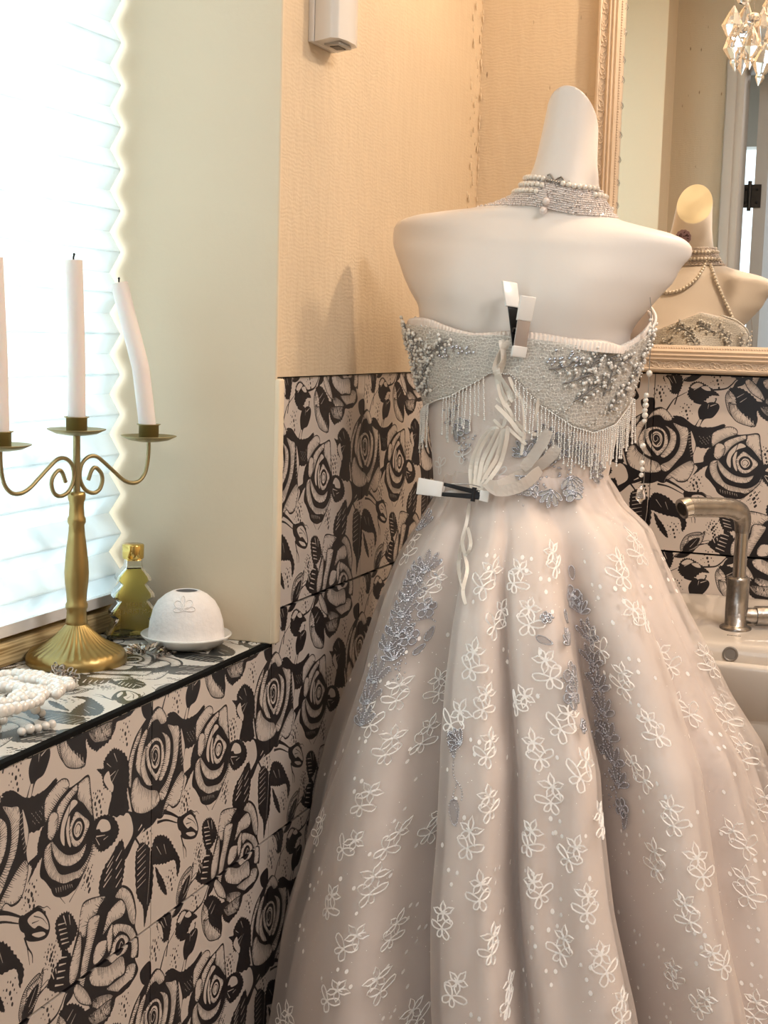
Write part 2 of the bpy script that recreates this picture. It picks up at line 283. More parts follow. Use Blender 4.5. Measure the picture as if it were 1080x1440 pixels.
def tag(o, label=None, cat=None, group=None, kind=None):
    if label: o['label'] = label
    if cat: o['category'] = cat
    if group: o['group'] = group
    if kind: o['kind'] = kind
    return o
def thing(name, label, cat, group=None):
    o = bpy.data.objects.new(name, None); COL.objects.link(o); o.empty_display_size = 0.05
    return tag(o, label, cat, group)
def bevel(o, wd, seg=2, angle=40):
    m = o.modifiers.new('edge', 'BEVEL'); m.width = wd; m.segments = seg; m.limit_method = 'ANGLE'; m.angle_limit = math.radians(angle)
    for p in o.data.polygons: p.use_smooth = True
    return o
def put(mesh_src, name, loc, parent, rot=None, scale=None):
    o = bpy.data.objects.new(name, mesh_src); COL.objects.link(o); o.parent = parent; o.location = loc
    if rot is not None: o.rotation_euler = rot
    if scale is not None: o.scale = scale if hasattr(scale, '__len__') else (scale,)*3
    return o
def catmull(P, n=6, closed=False):
    P = [Vector(p) for p in P]; out = []; m = len(P)
    for i in range(m if closed else m-1):
        if closed: a, b, c, d = P[i-1], P[i], P[(i+1) % m], P[(i+2) % m]
        else: a, b, c, d = P[max(i-1, 0)], P[i], P[i+1], P[min(i+2, m-1)]
        for k in range(n):
            t = k/n; out.append(0.5*((2*b)+(c-a)*t+(2*a-5*b+4*c-d)*t*t+(3*b-a-3*c+d)*t**3))
    if not closed: out.append(P[-1])
    return out

# ------------------------------------------------------------------ shared materials
cream = mat('cream_paint', (0.79, 0.675, 0.505), 0.55, bump=(14, 0.25, 0.01))
peach = bpy.data.materials.new('peach_plaster')
def plaster(m, col, streak):
    m.use_nodes = True; nt = m.node_tree; b = nt.nodes['Principled BSDF']; b.inputs['Roughness'].default_value = 0.45
    N = nt.nodes; L = nt.links; tc = N.new('ShaderNodeTexCoord')
    mp = N.new('ShaderNodeMapping'); mp.inputs['Scale'].default_value = (1, 1, 0.35); L.new(tc.outputs['Object'], mp.inputs[0])
    n1 = N.new('ShaderNodeTexNoise'); n1.inputs['Scale'].default_value = 60; n1.inputs['Detail'].default_value = 9; L.new(mp.outputs[0], n1.inputs['Vector'])
    wv = N.new('ShaderNodeTexWave'); wv.bands_direction = 'Z'; wv.inputs['Scale'].default_value = 55; wv.inputs['Distortion'].default_value = 9; wv.inputs['Detail'].default_value = 3
    L.new(tc.outputs['Object'], wv.inputs['Vector'])
    # small pits
    v = N.new('ShaderNodeTexVoronoi'); v.inputs['Scale'].default_value = 62; L.new(mp.outputs[0], v.inputs['Vector'])
    lt = N.new('ShaderNodeMapRange'); lt.inputs[1].default_value = 0.03; lt.inputs[2].default_value = 0.14; L.new(v.outputs['Distance'], lt.inputs[0])
    sc_ = N.new('ShaderNodeSeparateColor'); L.new(v.outputs['Color'], sc_.inputs[0])
    gt = N.new('ShaderNodeMath'); gt.operation = 'LESS_THAN'; gt.inputs[1].default_value = 0.84; L.new(sc_.outputs[0], gt.inputs[0])
    pit = N.new('ShaderNodeMath'); pit.operation = 'MAXIMUM'; L.new(lt.outputs[0], pit.inputs[0]); L.new(gt.outputs[0], pit.inputs[1])
    a1 = N.new('ShaderNodeMath'); a1.operation = 'MULTIPLY_ADD'; a1.inputs[1].default_value = 0.08; L.new(wv.outputs['Fac'], a1.inputs[0]); L.new(n1.outputs['Fac'], a1.inputs[2])
    a2 = N.new('ShaderNodeMath'); a2.operation = 'ADD'; L.new(a1.outputs[0], a2.inputs[0]); L.new(pit.outputs[0], a2.inputs[1])
    bp = N.new('ShaderNodeBump'); bp.inputs['Strength'].default_value = 0.5; bp.inputs['Distance'].default_value = 0.004
    L.new(a2.outputs[0], bp.inputs['Height']); L.new(bp.outputs[0], b.inputs['Normal'])
    n2 = N.new('ShaderNodeTexNoise'); n2.inputs['Scale'].default_value = 5; n2.inputs['Detail'].default_value = 5; L.new(mp.outputs[0], n2.inputs['Vector'])
    mx = N.new('ShaderNodeMix'); mx.data_type = 'RGBA'; mx.inputs[6].default_value = (*[c*0.9 for c in col], 1); mx.inputs[7].default_value = (*[min(1, c*1.08) for c in col], 1)
    L.new(n2.outputs['Fac'], mx.inputs[0])
    mx2 = N.new('ShaderNodeMix'); mx2.data_type = 'RGBA'; mx2.inputs[6].default_value = (col[0]*0.35, col[1]*0.28, col[2]*0.22, 1)
    L.new(pit.outputs[0], mx2.inputs[0]); L.new(mx.outputs[2], mx2.inputs[7]); L.new(mx2.outputs[2], b.inputs['Base Color'])
plaster(peach, (0.74, 0.60, 0.43), True)
beige = bpy.data.materials.new('beige_plaster'); plaster(beige, (0.52, 0.44, 0.33), False)
tile_m = tile_mat('rose_tile', (0.66, 0.585, 0.53), (0.012, 0.010, 0.012), 0.32)
sill_m = tile_mat('rose_sill_tile', (0.72, 0.68, 0.62), (0.045, 0.05, 0.05), 0.22)
grout = mat('black_joint', (0.008, 0.008, 0.008), 0.9, spec=0.1)
white_pl = mat('white_plastic', (0.82, 0.80, 0.78), 0.22, coat=0.3)
ceil_m = mat('ceiling_paint', (0.75, 0.72, 0.66), 0.8)
floor_m = mat('floor_tiles', (0.36, 0.31, 0.27), 0.4, vary=0.15)
wood = mat('pale_wood', (0.62, 0.48, 0.24), 0.5, vary=0.2, vscale=20)
nt = wood.node_tree; wv = nt.nodes.new('ShaderNodeTexNoise'); wv.inputs['Scale'].default_value = 12; wv.inputs['Detail'].default_value = 8; tw = nt.nodes.new('ShaderNodeTexCoord'); mpw = nt.nodes.new('ShaderNodeMapping'); mpw.inputs['Scale'].default_value = (40, 0.8, 40)
nt.links.new(tw.outputs['Object'], mpw.inputs[0]); nt.links.new(mpw.outputs[0], wv.inputs['Vector']); mw = nt.nodes.new('ShaderNodeMix'); mw.data_type = 'RGBA'; mw.inputs[6].default_value = (0.30, 0.20, 0.08, 1); mw.inputs[7].default_value = (0.74, 0.60, 0.34, 1)
cw = nt.nodes.new('ShaderNodeMapRange'); cw.inputs[1].default_value = 0.35; cw.inputs[2].default_value = 0.6; nt.links.new(wv.outputs['Fac'], cw.inputs[0]); nt.links.new(cw.outputs[0], mw.inputs[0]); nt.links.new(mw.outputs[2], nt.nodes['Principled BSDF'].inputs['Base Color'])
hallm = mat('hall_paint', (0.62, 0.60, 0.56), 0.7)
black = mat('black_metal', (0.02, 0.02, 0.022), 0.35, metal=0.5)
jambm = mat('grey_paint', (0.47, 0.44, 0.41), 0.5)
doorm = mat('grey_door_paint', (0.42, 0.44, 0.46), 0.5)

# ------------------------------------------------------------------ the room shell
YB = 2.3912; ZT = 1.2890; ZS = 0.9515; YR = 1.585; YN = 0.56; YNIB = 0.40; XR = 2.3; ZC = 2.5; XW = -0.25
T0 = 0.006      # tile thickness
def struct(o): o['kind'] = 'structure'; return o
struct(MB().box((-0.6, -1.6, -0.1), (XR+0.1, YB+0.15, 0)).build('floor', floor_m))
struct(MB().box((-0.6, -1.6, ZC), (XR+0.1, YB+0.15, ZC+0.1)).build('ceiling', ceil_m))
wl = MB()
XB = -T0       # masonry behind the tiles
wl.box((-0.45, YR, 0), (XB, YB+0.1, ZT)); wl.box((-0.45, YN, 0), (XB, YR, ZS-0.012)); wl.box((-0.45, YNIB-0.12, 0), (XB, YN, ZT))
wall_left = struct(wl.build('wall_left', grout))
wu = MB()
wu.box((-0.45, YR, ZT), (0.004, YB+0.1, ZC)); wu.box((-0.45, YNIB-0.12, ZT), (0.004, YN, ZC)); wu.box((-0.45, YN, 2.35), (0.004, YR, ZC))
struct(wu.build('wall_left', peach))
# cream window reveals, running round the opening and a few millimetres past its corner
rv = MB(); rv.box((-0.45, YR-0.006, ZS), (0.0055, YR, 2.35)); rv.box((-0.02, YR-0.0054, ZS+0.0005), (0.0105, YR+0.010, ZT-0.002))
rv.box((-0.45, YN, ZS), (0.0055, YN+0.006, 2.35)); rv.box((-0.45, YN, 2.345), (0.0055, YR, 2.35))
struct(bevel(rv.build('trim_1', cream), 0.003, 2))
wb = MB(); wb.box((-0.1, YB+T0, 0), (XR, YB+0.15, ZT+0.006)); wall_back = struct(wb.build('wall_back', grout))
struct(MB().box((-0.1, YB-0.002, ZT+0.006), (XR, YB+0.15, ZC)).build('wall_back', peach))
struct(MB().box((XR, -1.6, 0), (XR+0.1, YB+0.15, ZC)).build('wall_right', peach))
# wall behind the photographer: short return, doorway, rest
struct(MB().box((0.0, YNIB-0.12, 0), (0.185, YNIB, ZC)).build('wall_rear', beige))
struct(MB().box((1.25, YNIB-0.12, 0), (XR, YNIB, ZC)).build('wall_rear', beige))
struct(MB().box((0.185, YNIB-0.12, 2.2), (1.25, YNIB, ZC)).build('wall_rear', beige))
dj = MB(); dj.box((0.175, YNIB-0.13, 0), (0.212, YNIB+0.012, 2.2)); dj.box((0.160, YNIB, 0), (0.19, YNIB+0.02, 2.23)); dj.box((1.21, YNIB-0.13, 0), (1.26, YNIB+0.012, 2.2)); dj.box((0.165, YNIB-0.13, 2.16), (1.26, YNIB+0.014, 2.23))
struct(bevel(dj.build('trim_2', jambm), 0.004))
# hall beyond the doorway
hw = MB(); hw.box((-0.6, -1.7, 0), (XR+0.1, -1.6, 0.9)); hw.box((-0.6, -1.7, 2.2), (XR+0.1, -1.6, ZC)); hw.box((1.0, -1.7, 0.9), (XR+0.1, -1.6, 2.2)); hw.box((-0.6, -1.7, 0.9), (-0.4, -1.6, 2.2))
hw.box((-0.6, -1.6, 0), (-0.5, YNIB-0.12, ZC))
struct(hw.build('wall_hall', hallm))
# corner where the two plastered walls meet: a rough ridge of filler
cr_ = MB()
for zz in np.arange(ZT+0.01, 2.3, 0.012):
    for k in range(2):
        cr_.ball((0.004+RG.rand()*0.004, YB-0.01-RG.rand()*0.05 if k else YB-0.006, zz+RG.rand()*0.01), 0.0008+0.0018*RG.rand(), 5, 4, (0.8, 0.9, 3.2))
struct(tag(cr_.build('trim_3', peach), kind='structure'))

# --- rose tiles: every tile a piece of its wall
H = 0.30; Y0 = 1.8917; Z0 = 0.9914; XJ = 0.3319; G = 0.0007; GZ = 0.0017
def tile_left(y0, y1, z0, z1, par):
    a = MB().box((XB+0.0002, y0+G, z0+GZ), (0.0, y1-G, z1-GZ))
    o = a.build('tile', tile_m, par, uv=lambda c, n: ((c.y-Y0)/H, (c.z-Z0)/H)); return o
def tile_back(x0, x1, z0, z1, par):
    a = MB().box((x0+G, YB, z0+GZ), (x1-G, YB+T0-0.0002, z1-GZ))
    return a.build('tile', tile_m, par, uv=lambda c, n: ((c.x-XJ)/H, (c.z-Z0)/H))
zs_ = [0, Z0-3*H, Z0-2*H, Z0-H, Z0, ZT]
ys_ = [Y0+H*k for k in range(-5, 2)]
for i in range(len(zs_)-1):
    for k in range(-5, 2):
        ya, yb = Y0+H*(k), min(Y0+H*(k+1), YB); za, zb = zs_[i], zs_[i+1]
        if yb <= YN: 
            ya = max(ya, YNIB+0.001); tile_left(ya, yb, za, zb, wall_left); continue
        if zb-za < 0.01: continue
        for (a0, a1, lim) in ((max(ya, YNIB), min(yb, YN), ZT), (max(ya, YN), min(yb, Y0-H), ZS-0.0045), (max(ya, Y0-H), yb, ZT)):
            if a1-a0 > 0.004 and min(zb, lim)-za > 0.004: tile_left(a0, a1, za, min(zb, lim), wall_left)
for i in range(len(zs_)-1):
    xx = [0.0]+[XJ+H*k for k in range(-1, 7)]
    for j in range(len(xx)-1):
        z1_ = zs_[i+1]+(0.005 if i == 4 else 0)
        tile_back(xx[j], min(xx[j+1], XR), zs_[i], z1_, wall_back)
# sill board covered with the same print, black trim on its front edge
sill = struct(MB().box((XW-0.05, YN, ZS-0.012), (-0.0005, YR, ZS)).build('trim_4', sill_m, None, uv=lambda c, n: ((c.y-Y0+0.1)/H, (c.x+0.11)/H)))
struct(MB().box((-0.0065, YN, ZS-0.0045), (0.0016, YR+0.002, ZS+0.0006)).build('trim_5', grout))

# ------------------------------------------------------------------ window and pleated blind
win = bpy.data.objects.new('window_1', None); COL.objects.link(win); win['kind'] = 'structure'
b_ = MB(); b_.box((XW-0.03, YN+0.007, ZS), (XW+0.036, YR-0.007, ZS+0.028)); bevel(b_.build('window_sill_rail', wood, win), 0.003)
b_ = MB(); b_.box((XW-0.03, YN+0.007, ZS+0.028), (XW+0.022, YR-0.007, ZS+0.036)); bevel(b_.build('bottom_rail', wood, win), 0.004)
b_ = MB(); b_.box((XW-0.05, YN+0.007, ZS+0.04), (XW-0.02, YN+0.05, 2.34)); b_.box((XW-0.05, YR-0.05, ZS+0.04), (XW-0.02, YR-0.007, 2.34)); b_.box((XW-0.05, YN+0.007, 2.29), (XW-0.02, YR-0.007, 2.34)); b_.build('window_frame', white_pl, win)
glass = bpy.data.materials.new('window_glass'); glass.use_nodes = True; nt = glass.node_tree; nt.nodes.clear(); out = nt.nodes.new('ShaderNodeOutputMaterial')
tg = nt.nodes.new('ShaderNodeBsdfTransparent'); gg = nt.nodes.new('ShaderNodeBsdfGlossy'); gg.inputs['Roughness'].default_value = 0.02; mg = nt.nodes.new('ShaderNodeMixShader'); mg.inputs[0].default_value = 0.05
nt.links.new(tg.outputs[0], mg.inputs[1]); nt.links.new(gg.outputs[0], mg.inputs[2]); nt.links.new(mg.outputs[0], out.inputs[0])
MB().box((XW-0.04, YN+0.05, ZS+0.04), (XW-0.036, YR-0.05, 2.29)).build('pane', glass, win)

bm_ = bpy.data.materials.new('blind_paper'); bm_.use_nodes = True; nt = bm_.node_tree; nt.nodes.clear(); out = nt.nodes.new('ShaderNodeOutputMaterial')
d = nt.nodes.new('ShaderNodeBsdfDiffuse'); d.inputs[0].default_value = (0.88, 0.92, 0.92, 1); t = nt.nodes.new('ShaderNodeBsdfTranslucent'); t.inputs[0].default_value = (0.86, 0.93, 0.95, 1)
tcb = nt.nodes.new('ShaderNodeTexCoord'); nb = nt.nodes.new('ShaderNodeTexNoise'); nb.inputs['Scale'].default_value = 28; nb.inputs['Detail'].default_value = 6; nt.links.new(tcb.outputs['Object'], nb.inputs['Vector'])
mrb = nt.nodes.new('ShaderNodeMapRange'); mrb.inputs[1].default_value = 0.3; mrb.inputs[2].default_value = 0.7; mrb.inputs[3].default_value = 0.42; mrb.inputs[4].default_value = 0.62; nt.links.new(nb.outputs['Fac'], mrb.inputs[0])
ms = nt.nodes.new('ShaderNodeMixShader'); nt.links.new(mrb.outputs[0], ms.inputs[0]); nt.links.new(d.outputs[0], ms.inputs[1]); nt.links.new(t.outputs[0], ms.inputs[2]); nt.links.new(ms.outputs[0], out.inputs[0])
blind = thing('pleated_blind', 'white pleated paper blind with zigzag edge, glowing with daylight in the window', 'blind')
# one pleat panel per fold; the lowest folds fan out towards the room
px_ = []; P = 0.0515
zb = ZS+0.048; k = 0; z = zb; xo = -0.222
pts = [(xo, z)]
while z < 2.33:
    f = min(1, max(0, (z-1.02)/0.12)); half = 0.5*P*(1.0 if f > 0 else 1.1)
    z += half; k += 1
    pts.append((-0.2195+(0.008 if k % 2 else -0.008)+0.004*(1-f)*(k % 2), z))
for i in range(len(pts)-1):
    (xa, za), (xb, zb2) = pts[i], pts[i+1]
    m_ = MB(); ya, yb = YN+0.012, YR-0.016
    n = Vector((zb2-za, 0, -(xb-xa))).normalized()*0.0009
    V = []
    for (x, zz) in ((xa, za), (xb, zb2)):
        for y in (ya, yb):
            V += [(x-n.x, y, zz-n.z), (x+n.x, y, zz+n.z)]
    m_.add(V, [(0,4,6,2),(1,3,7,5),(0,1,5,4),(2,6,7,3),(0,2,3,1),(4,5,7,6)], False)
    m_.build('pleat', bm_, blind)
MB().box((-0.236, YN+0.012, ZS+0.0365), (-0.212, YR-0.016, ZS+0.050)).build('bottom_bar', white_pl, blind)
MB().box((-0.245, YN+0.012, 2.325), (-0.20, YR-0.016, 2.345)).build('head_rail', white_pl, blind)

# ------------------------------------------------------------------ hall door, open into the hall
door = tag(bpy.data.objects.new('door_1', None), kind='structure'); COL.objects.link(door)
MB().box((0.240, YNIB-0.98, 0.01), (0.278, YNIB-0.135, 2.15)).build('door_leaf', doorm, door)
for zz in (1.80, 1.0, 0.25):
    h = MB().box((0.205, YNIB-0.137, zz-0.035), (0.262, YNIB-0.131, zz+0.035)); 
    for q in (-0.02, 0.02): 
        for xx_ in (0.216, 0.25): h.ball((xx_, YNIB-0.131, zz+q), 0.004, 8, 5)
    h.tube([(0.228, YNIB-0.128, zz-0.045), (0.228, YNIB-0.128, zz+0.045)], 0.006, 8); h.build('hinge', black, door)
MB().box((0.278, YNIB-0.93, 0.98), (0.290, YNIB-0.88, 1.10)).tube([(0.290, YNIB-0.9, 1.04), (0.325, YNIB-0.9, 1.04), (0.325, YNIB-0.79, 1.04)], 0.008, 8).build('door_handle', black, door)

# ================================================================== mannequin
skin_m = mat('mannequin_shell', (0.80, 0.74, 0.69), 0.42, sss=0.0, bump=(220, 0.06, 0.001), spec=0.4)
cut_m = mat('mannequin_cut_face', (0.88, 0.80, 0.58), 0.45)
MX, MY = 0.262, 1.83
# z, left x, right x, depth towards the photographer, depth towards the mirror, power of the depth curve
TR = np.array([
 [1.02,.135,.365,.085,.085,1.0],[1.10,.138,.365,.082,.085,1.0],[1.16,.135,.37,.080,.088,1.0],[1.25,.120,.383,.082,.10,1.0],[1.30,.113,.388,.085,.118,1.0],
 [1.335,.108,.390,.088,.122,1.0],[1.361,.106,.392,.090,.112,1.0],[1.378,.104,.403,.090,.102,1.05],[1.394,.091,.416,.090,.096,1.15],[1.412,.080,.431,.088,.088,1.3],
 [1.43,.072,.447,.084,.080,1.4],[1.45,.063,.456,.078,.072,1.45],[1.462,.0585,.469,.074,.067,1.7],[1.470,.0585,.471,.072,.064,1.7],[1.478,.060,.469,.067,.060,1.5],[1.486,.064,.458,.062,.056,1.2],
 [1.493,.075,.437,.057,.052,1.1],[1.499,.095,.405,.053,.048,1.0],[1.505,.130,.376,.052,.045,1.0],[1.511,.172,.362,.050,.043,1.0],[1.518,.204,.355,.049,.042,1.0],
 [1.53,.233,.347,.047,.040,1.0],[1.545,.247,.343,.044,.038,1.0],[1.575,.258,.339,.039,.036,1.0],[1.61,.264,.338,.036,.035,1.0],[1.64,.269,.338,.034,.034,1.0],[1.70,.275,.338,.033,.033,1.0]])
def torso(z, ph, off=0.0):
    """ph = 0 faces the photographer, +90 degrees is to the right"""
    g = [float(np.interp(z, TR[:, 0], TR[:, k])) for k in range(1, 6)]
    cx, hw = (g[0]+g[1])/2, (g[1]-g[0])/2
    s, c = math.sin(ph), math.cos(ph)
    cy = MY + max(0, (z-1.50))*0.05
    d = g[2] if c > 0 else g[3]
    x = cx+(hw+off)*s; y = cy-math.copysign(abs(c)**g[4], c)*(d+off)
    if c > 0:   # spine hollow and shoulder blades
        f = math.exp(-((z-1.36)/0.10)**2)
        y += f*0.010*math.exp(-((x-cx)/0.020)**2)
        for q in (-0.085, 0.085): y -= math.exp(-((z-1.405)/0.05)**2)*0.007*math.exp(-((x-cx-q)/0.04)**2)
    elif z < 1.42: # bust
        for q in (-0.075, 0.075): y += math.exp(-((z-1.315)/0.052)**2)*0.042*math.exp(-((x-cx-q)/0.052)**2)
    return Vector((x, y, z-0.05*(x-0.27)*max(0, min(1, (z-1.30)/0.08))*max(0, min(1, (1.56-z)/0.04))))
body = MB(); rows = []
zz_ = list(np.arange(1.02, 1.46, 0.008))+list(np.arange(1.46, 1.53, 0.003))+list(np.arange(1.53, 1.70, 0.008))
for z in zz_: rows.append([torso(z, 2*PI*j/72) for j in range(72)])
body.grid(rows, closed=True); body.cap(rows[0], True); body.cap(rows[-1])
mann = thing('mannequin', 'white half-body dress form with winged shoulders and slanted cut neck, wearing the gown', 'mannequin')
tmp = body.build('body', skin_m)
md = tmp.modifiers.new('r', 'REMESH'); md.mode = 'VOXEL'; md.voxel_size = 0.0042; md.use_smooth_shade = True
md = tmp.modifiers.new('s', 'SMOOTH'); md.factor = 0.5; md.iterations = 6
bpy.context.view_layer.update()
me = bpy.data.meshes.new_from_object(tmp.evaluated_get(bpy.context.evaluated_depsgraph_get()))
bpy.data.objects.remove(tmp)
bm = bmesh.new(); bm.from_mesh(me)
cut_co, cut_no = Vector((0.30, 1.81, 1.662)), Vector((0.10, 0.79, 0.60)).normalized()
g = [v for v in bm.verts] + [e for e in bm.edges] + [f for f in bm.faces]
r_ = bmesh.ops.bisect_plane(bm, geom=g, plane_co=cut_co, plane_no=cut_no, clear_outer=True)
ed = [e for e in r_['geom_cut'] if isinstance(e, bmesh.types.BMEdge)]
fc = bmesh.ops.holes_fill(bm, edges=ed)['faces']
cutring = [v.co.copy() for f in fc for v in f.verts]
bm.to_mesh(me); bm.free(); me.materials.clear(); me.materials.append(skin_m)
for p in me.polygons: p.use_smooth = len(p.vertices) < 8
bodyo = bpy.data.objects.new('body', me); COL.objects.link(bodyo); bodyo.parent = mann
cf = MB(); cc = sum(cutring, Vector())/len(cutring)
cf.cap([cc+(p-cc)*0.985+cut_no*0.0006 for p in cutring]); cf.cap([cc+(p-cc)*0.985-cut_no*0.0004 for p in cutring], True)
tag(cf.build('cut_face', cut_m, mann), 'pale yellow cut face of the neck')
st = MB(); st.lathe([(0.15, 0.002), (0.15, 0.014), (0.03, 0.025), (0.014, 0.05), (0.014, 1.0), (0.03, 1.02)], (MX, 1.80, 0), 24)
st.build('stand', black, mann)
bt = BVHTree.FromObject(bodyo, bpy.context.evaluated_depsgraph_get())
# round maker's sticker on the throat
sp = Vector((0.288, 2.2, 1.556)); h_ = bt.ray_cast(sp, Vector((0, -1, 0)))
if h_[0]:
    m_ = MB(); a = h_[1].orthogonal().normalized(); b = h_[1].cross(a)
    m_.cap([h_[0]+h_[1]*0.0012+(a*math.cos(t)+b*math.sin(t))*0.016*(1+0.04*math.cos(12*t)) for t in np.linspace(0, 2*PI, 48, endpoint=False)])
    m_.cap([h_[0]-h_[1]*0.003+(a*math.cos(t)+b*math.sin(t))*0.016*(1+0.04*math.cos(12*t)) for t in np.linspace(0, 2*PI, 48, endpoint=False)], True)
    stk = m_.build('sticker', mat('mauve_sticker', (0.36, 0.25, 0.30), 0.6), mann)
    m_ = MB()
    for i in range(16):
        q = RG.rand(2)*2*PI; rr = 0.012*math.sqrt(RG.rand()); c = h_[0]+h_[1]*0.0016+(a*math.cos(q[0])+b*math.sin(q[0]))*rr
        dd = (a*math.cos(q[1])+b*math.sin(q[1]))*0.0022; m_.obox(c, dd, h_[1]*0.0003, dd.cross(h_[1])*0.35)
    m_.build('sticker_print', mat('sticker_ink', (0.06, 0.03, 0.05), 0.6), stk)

# ================================================================== wedding dress
lace_m = mat('silver_lace', (0.56, 0.53, 0.49), 0.55, sheen=0.3, bump=(420, 0.9, 0.002), vary=0.22, vscale=160)
satin_m = mat('blush_satin', (0.80, 0.70, 0.645), 0.42, sheen=0.4, bump=(260, 0.12, 0.001))
satin2_m = mat('blush_bodice', (0.84, 0.735, 0.67), 0.5, sheen=0.4, bump=(300, 0.35, 0.001))
white_rib = mat('ivory_ribbon', (0.80, 0.74, 0.66), 0.35, sheen=0.5)
ruffle_m = mat('ivory_ruffle', (0.85, 0.76, 0.69), 0.6, sheen=0.3)
pearl_m = mat('silver_pearl', (0.84, 0.82, 0.78), 0.2, metal=0.1, coat=0.8)
bead_m = mat('glass_bead', (0.90, 0.89, 0.86), 0.12, metal=0.05, coat=1.0)
sequin_m = mat('sequin', (0.62, 0.64, 0.70), 0.15, metal=0.9)
grey_lace = sheer('grey_applique', (0.42, 0.41, 0.43), 0.50, glit=False)
motif_m = mat('white_flocking', (0.94, 0.91, 0.88), 0.6)
tulle_m = sheer('glitter_tulle', (0.88, 0.815, 0.775), 0.30)
veil_m = sheer('bodice_net', (0.80, 0.76, 0.72), 0.35)
dress = thing('wedding_dress', 'blush strapless ball gown with silver beaded bodice, laced back and flocked tulle skirt', 'dress')

# ---- bodice shell (lace above, satin below)
BD = np.array([ # z, left x, right x, back depth, front depth
 [1.12,.138,.368,.100,.100],[1.15,.135,.370,.098,.100],[1.20,.130,.378,.098,.104],[1.25,.122,.386,.100,.116],[1.30,.106,.402,.103,.130],[1.335,.095,.412,.104,.134],[1.37,.088,.420,.103,.130],[1.42,.090,.425,.10,.125]])
def bod(z, ph, off=0.0):
    g = [float(np.interp(z, BD[:, 0], BD[:, k])) for k in range(1, 5)]
    cx, hw = (g[0]+g[1])/2, (g[1]-g[0])/2; s, c = math.sin(ph), math.cos(ph)
    d = g[2] if c > 0 else g[3]
    x = cx+(hw+off)*s; y = MY-math.copysign(abs(c)**1.0, c)*(d+off)
    if c < 0:
        for q in (-0.075, 0.075): y += math.exp(-((z-1.315)/0.052)**2)*0.036*math.exp(-((x-cx-q)/0.052)**2)
    else:
        y -= 0.0022*math.sin(9*ph+z*31)*math.exp(-((z-1.22)/0.06)**2)
    return Vector((x, y, z))
def ztop(ph):
    d = (math.degrees(ph)+180) % 360-180
    return float(np.interp(d, [-180,-150,-120,-95,-70,-40,-15,0,15,40,60,80,95,120,150,180], [1.368,1.408,1.385,1.362,1.362,1.358,1.349,1.350,1.346,1.338,1.335,1.352,1.368,1.392,1.408,1.368]))
NB = 160
rows = []
for k in range(34):
    t = k/33.0
    rows.append([bod(1.145+(ztop(2*PI*j/NB)-1.145)*t, 2*PI*j/NB) for j in range(NB)])
bo = MB().grid(rows, closed=True).build('bodice', satin2_m, dress)
s_ = bo.modifiers.new('t', 'SOLIDIFY'); s_.thickness = 0.002; s_.offset = -1
# silver lace overlay with its dipping lower edge
def zlow(ph):
    d = (math.degrees(ph)+180) % 360-180
    return float(np.interp(d, [-180,-150,-120,-100,-80,-60,-30,-12,-6,4,20,40,55,75,100,130,150,180], [1.30,1.262,1.27,1.275,1.238,1.252,1.268,1.290,1.30,1.300,1.262,1.236,1.228,1.238,1.27,1.262,1.262,1.30]))
rows = []
for k in range(20):
    t = k/19.0
    rows.append([bod(zlow(2*PI*j/NB)+(ztop(2*PI*j/NB)-0.0015-zlow(2*PI*j/NB))*t, 2*PI*j/NB, 0.0045) for j in range(NB)])
lo = MB().grid(rows, closed=True).build('lace_overlay', lace_m, dress, uv=lambda c, n: (math.atan2(c.x-0.255, MY-c.y)*0.15, c.z))
s_ = lo.modifiers.new('t', 'SOLIDIFY'); s_.thickness = 0.0012
nt = lace_m.node_tree; uvn = nt.nodes.new('ShaderNodeUVMap'); uvn.uv_map = 'UVMap'; bk = nt.nodes.new('ShaderNodeTexBrick')
nz = nt.nodes.new('ShaderNodeTexNoise'); nz.inputs['Scale'].default_value = 60; nt.links.new(uvn.outputs[0], nz.inputs['Vector'])
mxv = nt.nodes.new('ShaderNodeMix'); mxv.data_type = 'VECTOR'; mxv.inputs[0].default_value = 0.012; nt.links.new(uvn.outputs[0], mxv.inputs[4]); nt.links.new(nz.outputs['Color'], mxv.inputs[5]); nt.links.new(mxv.outputs[1], bk.inputs['Vector'])
bk.inputs['Scale'].default_value = 62; bk.inputs['Brick Width'].default_value = 0.42; bk.inputs['Row Height'].default_value = 0.26; bk.inputs['Mortar Size'].default_value = 0.030; bk.inputs['Mortar Smooth'].default_value = 0.5
bk.inputs['Color1'].default_value = (0.50, 0.47, 0.43, 1); bk.inputs['Color2'].default_value = (0.58, 0.54, 0.49, 1); bk.inputs['Mortar'].default_value = (0.80, 0.77, 0.71, 1)
nt.links.new(bk.outputs['Color'], nt.nodes['Principled BSDF'].inputs['Base Color'])
def onb(z, d, off): return bod(z, math.radians(d), off)
# gathered ivory lining standing above the neckline
rows = []
for k in range(5):
    row = []
    for j in range(720):
        ph = -PI*0.62+1.24*PI*j/719; d = math.degrees(ph)
        hgt = 0.008+0.003*math.sin(d*0.09)+0.008*math.exp(-((d-48)/14)**2)+0.003*math.exp(-((d+45)/18)**2)
        ofs = -0.002+(0.007 if k in (3, 4) else 0)*math.exp(-((d-50)/16)**2)+0.0011*math.sin(d*3.1+k*0.3)
        z = ztop(ph)-0.004+hgt*[0, 0.5, 1.0, 0.7, -0.2][k]
        row.append(bod(z, ph, ofs+[0, 0, 0.001, 0.0035, 0.006][k]*(0.5+0.5*math.exp(-((d-50)/18)**2))))
    rows.append(row)
MB().grid(rows).build('ruffle', ruffle_m, dress)

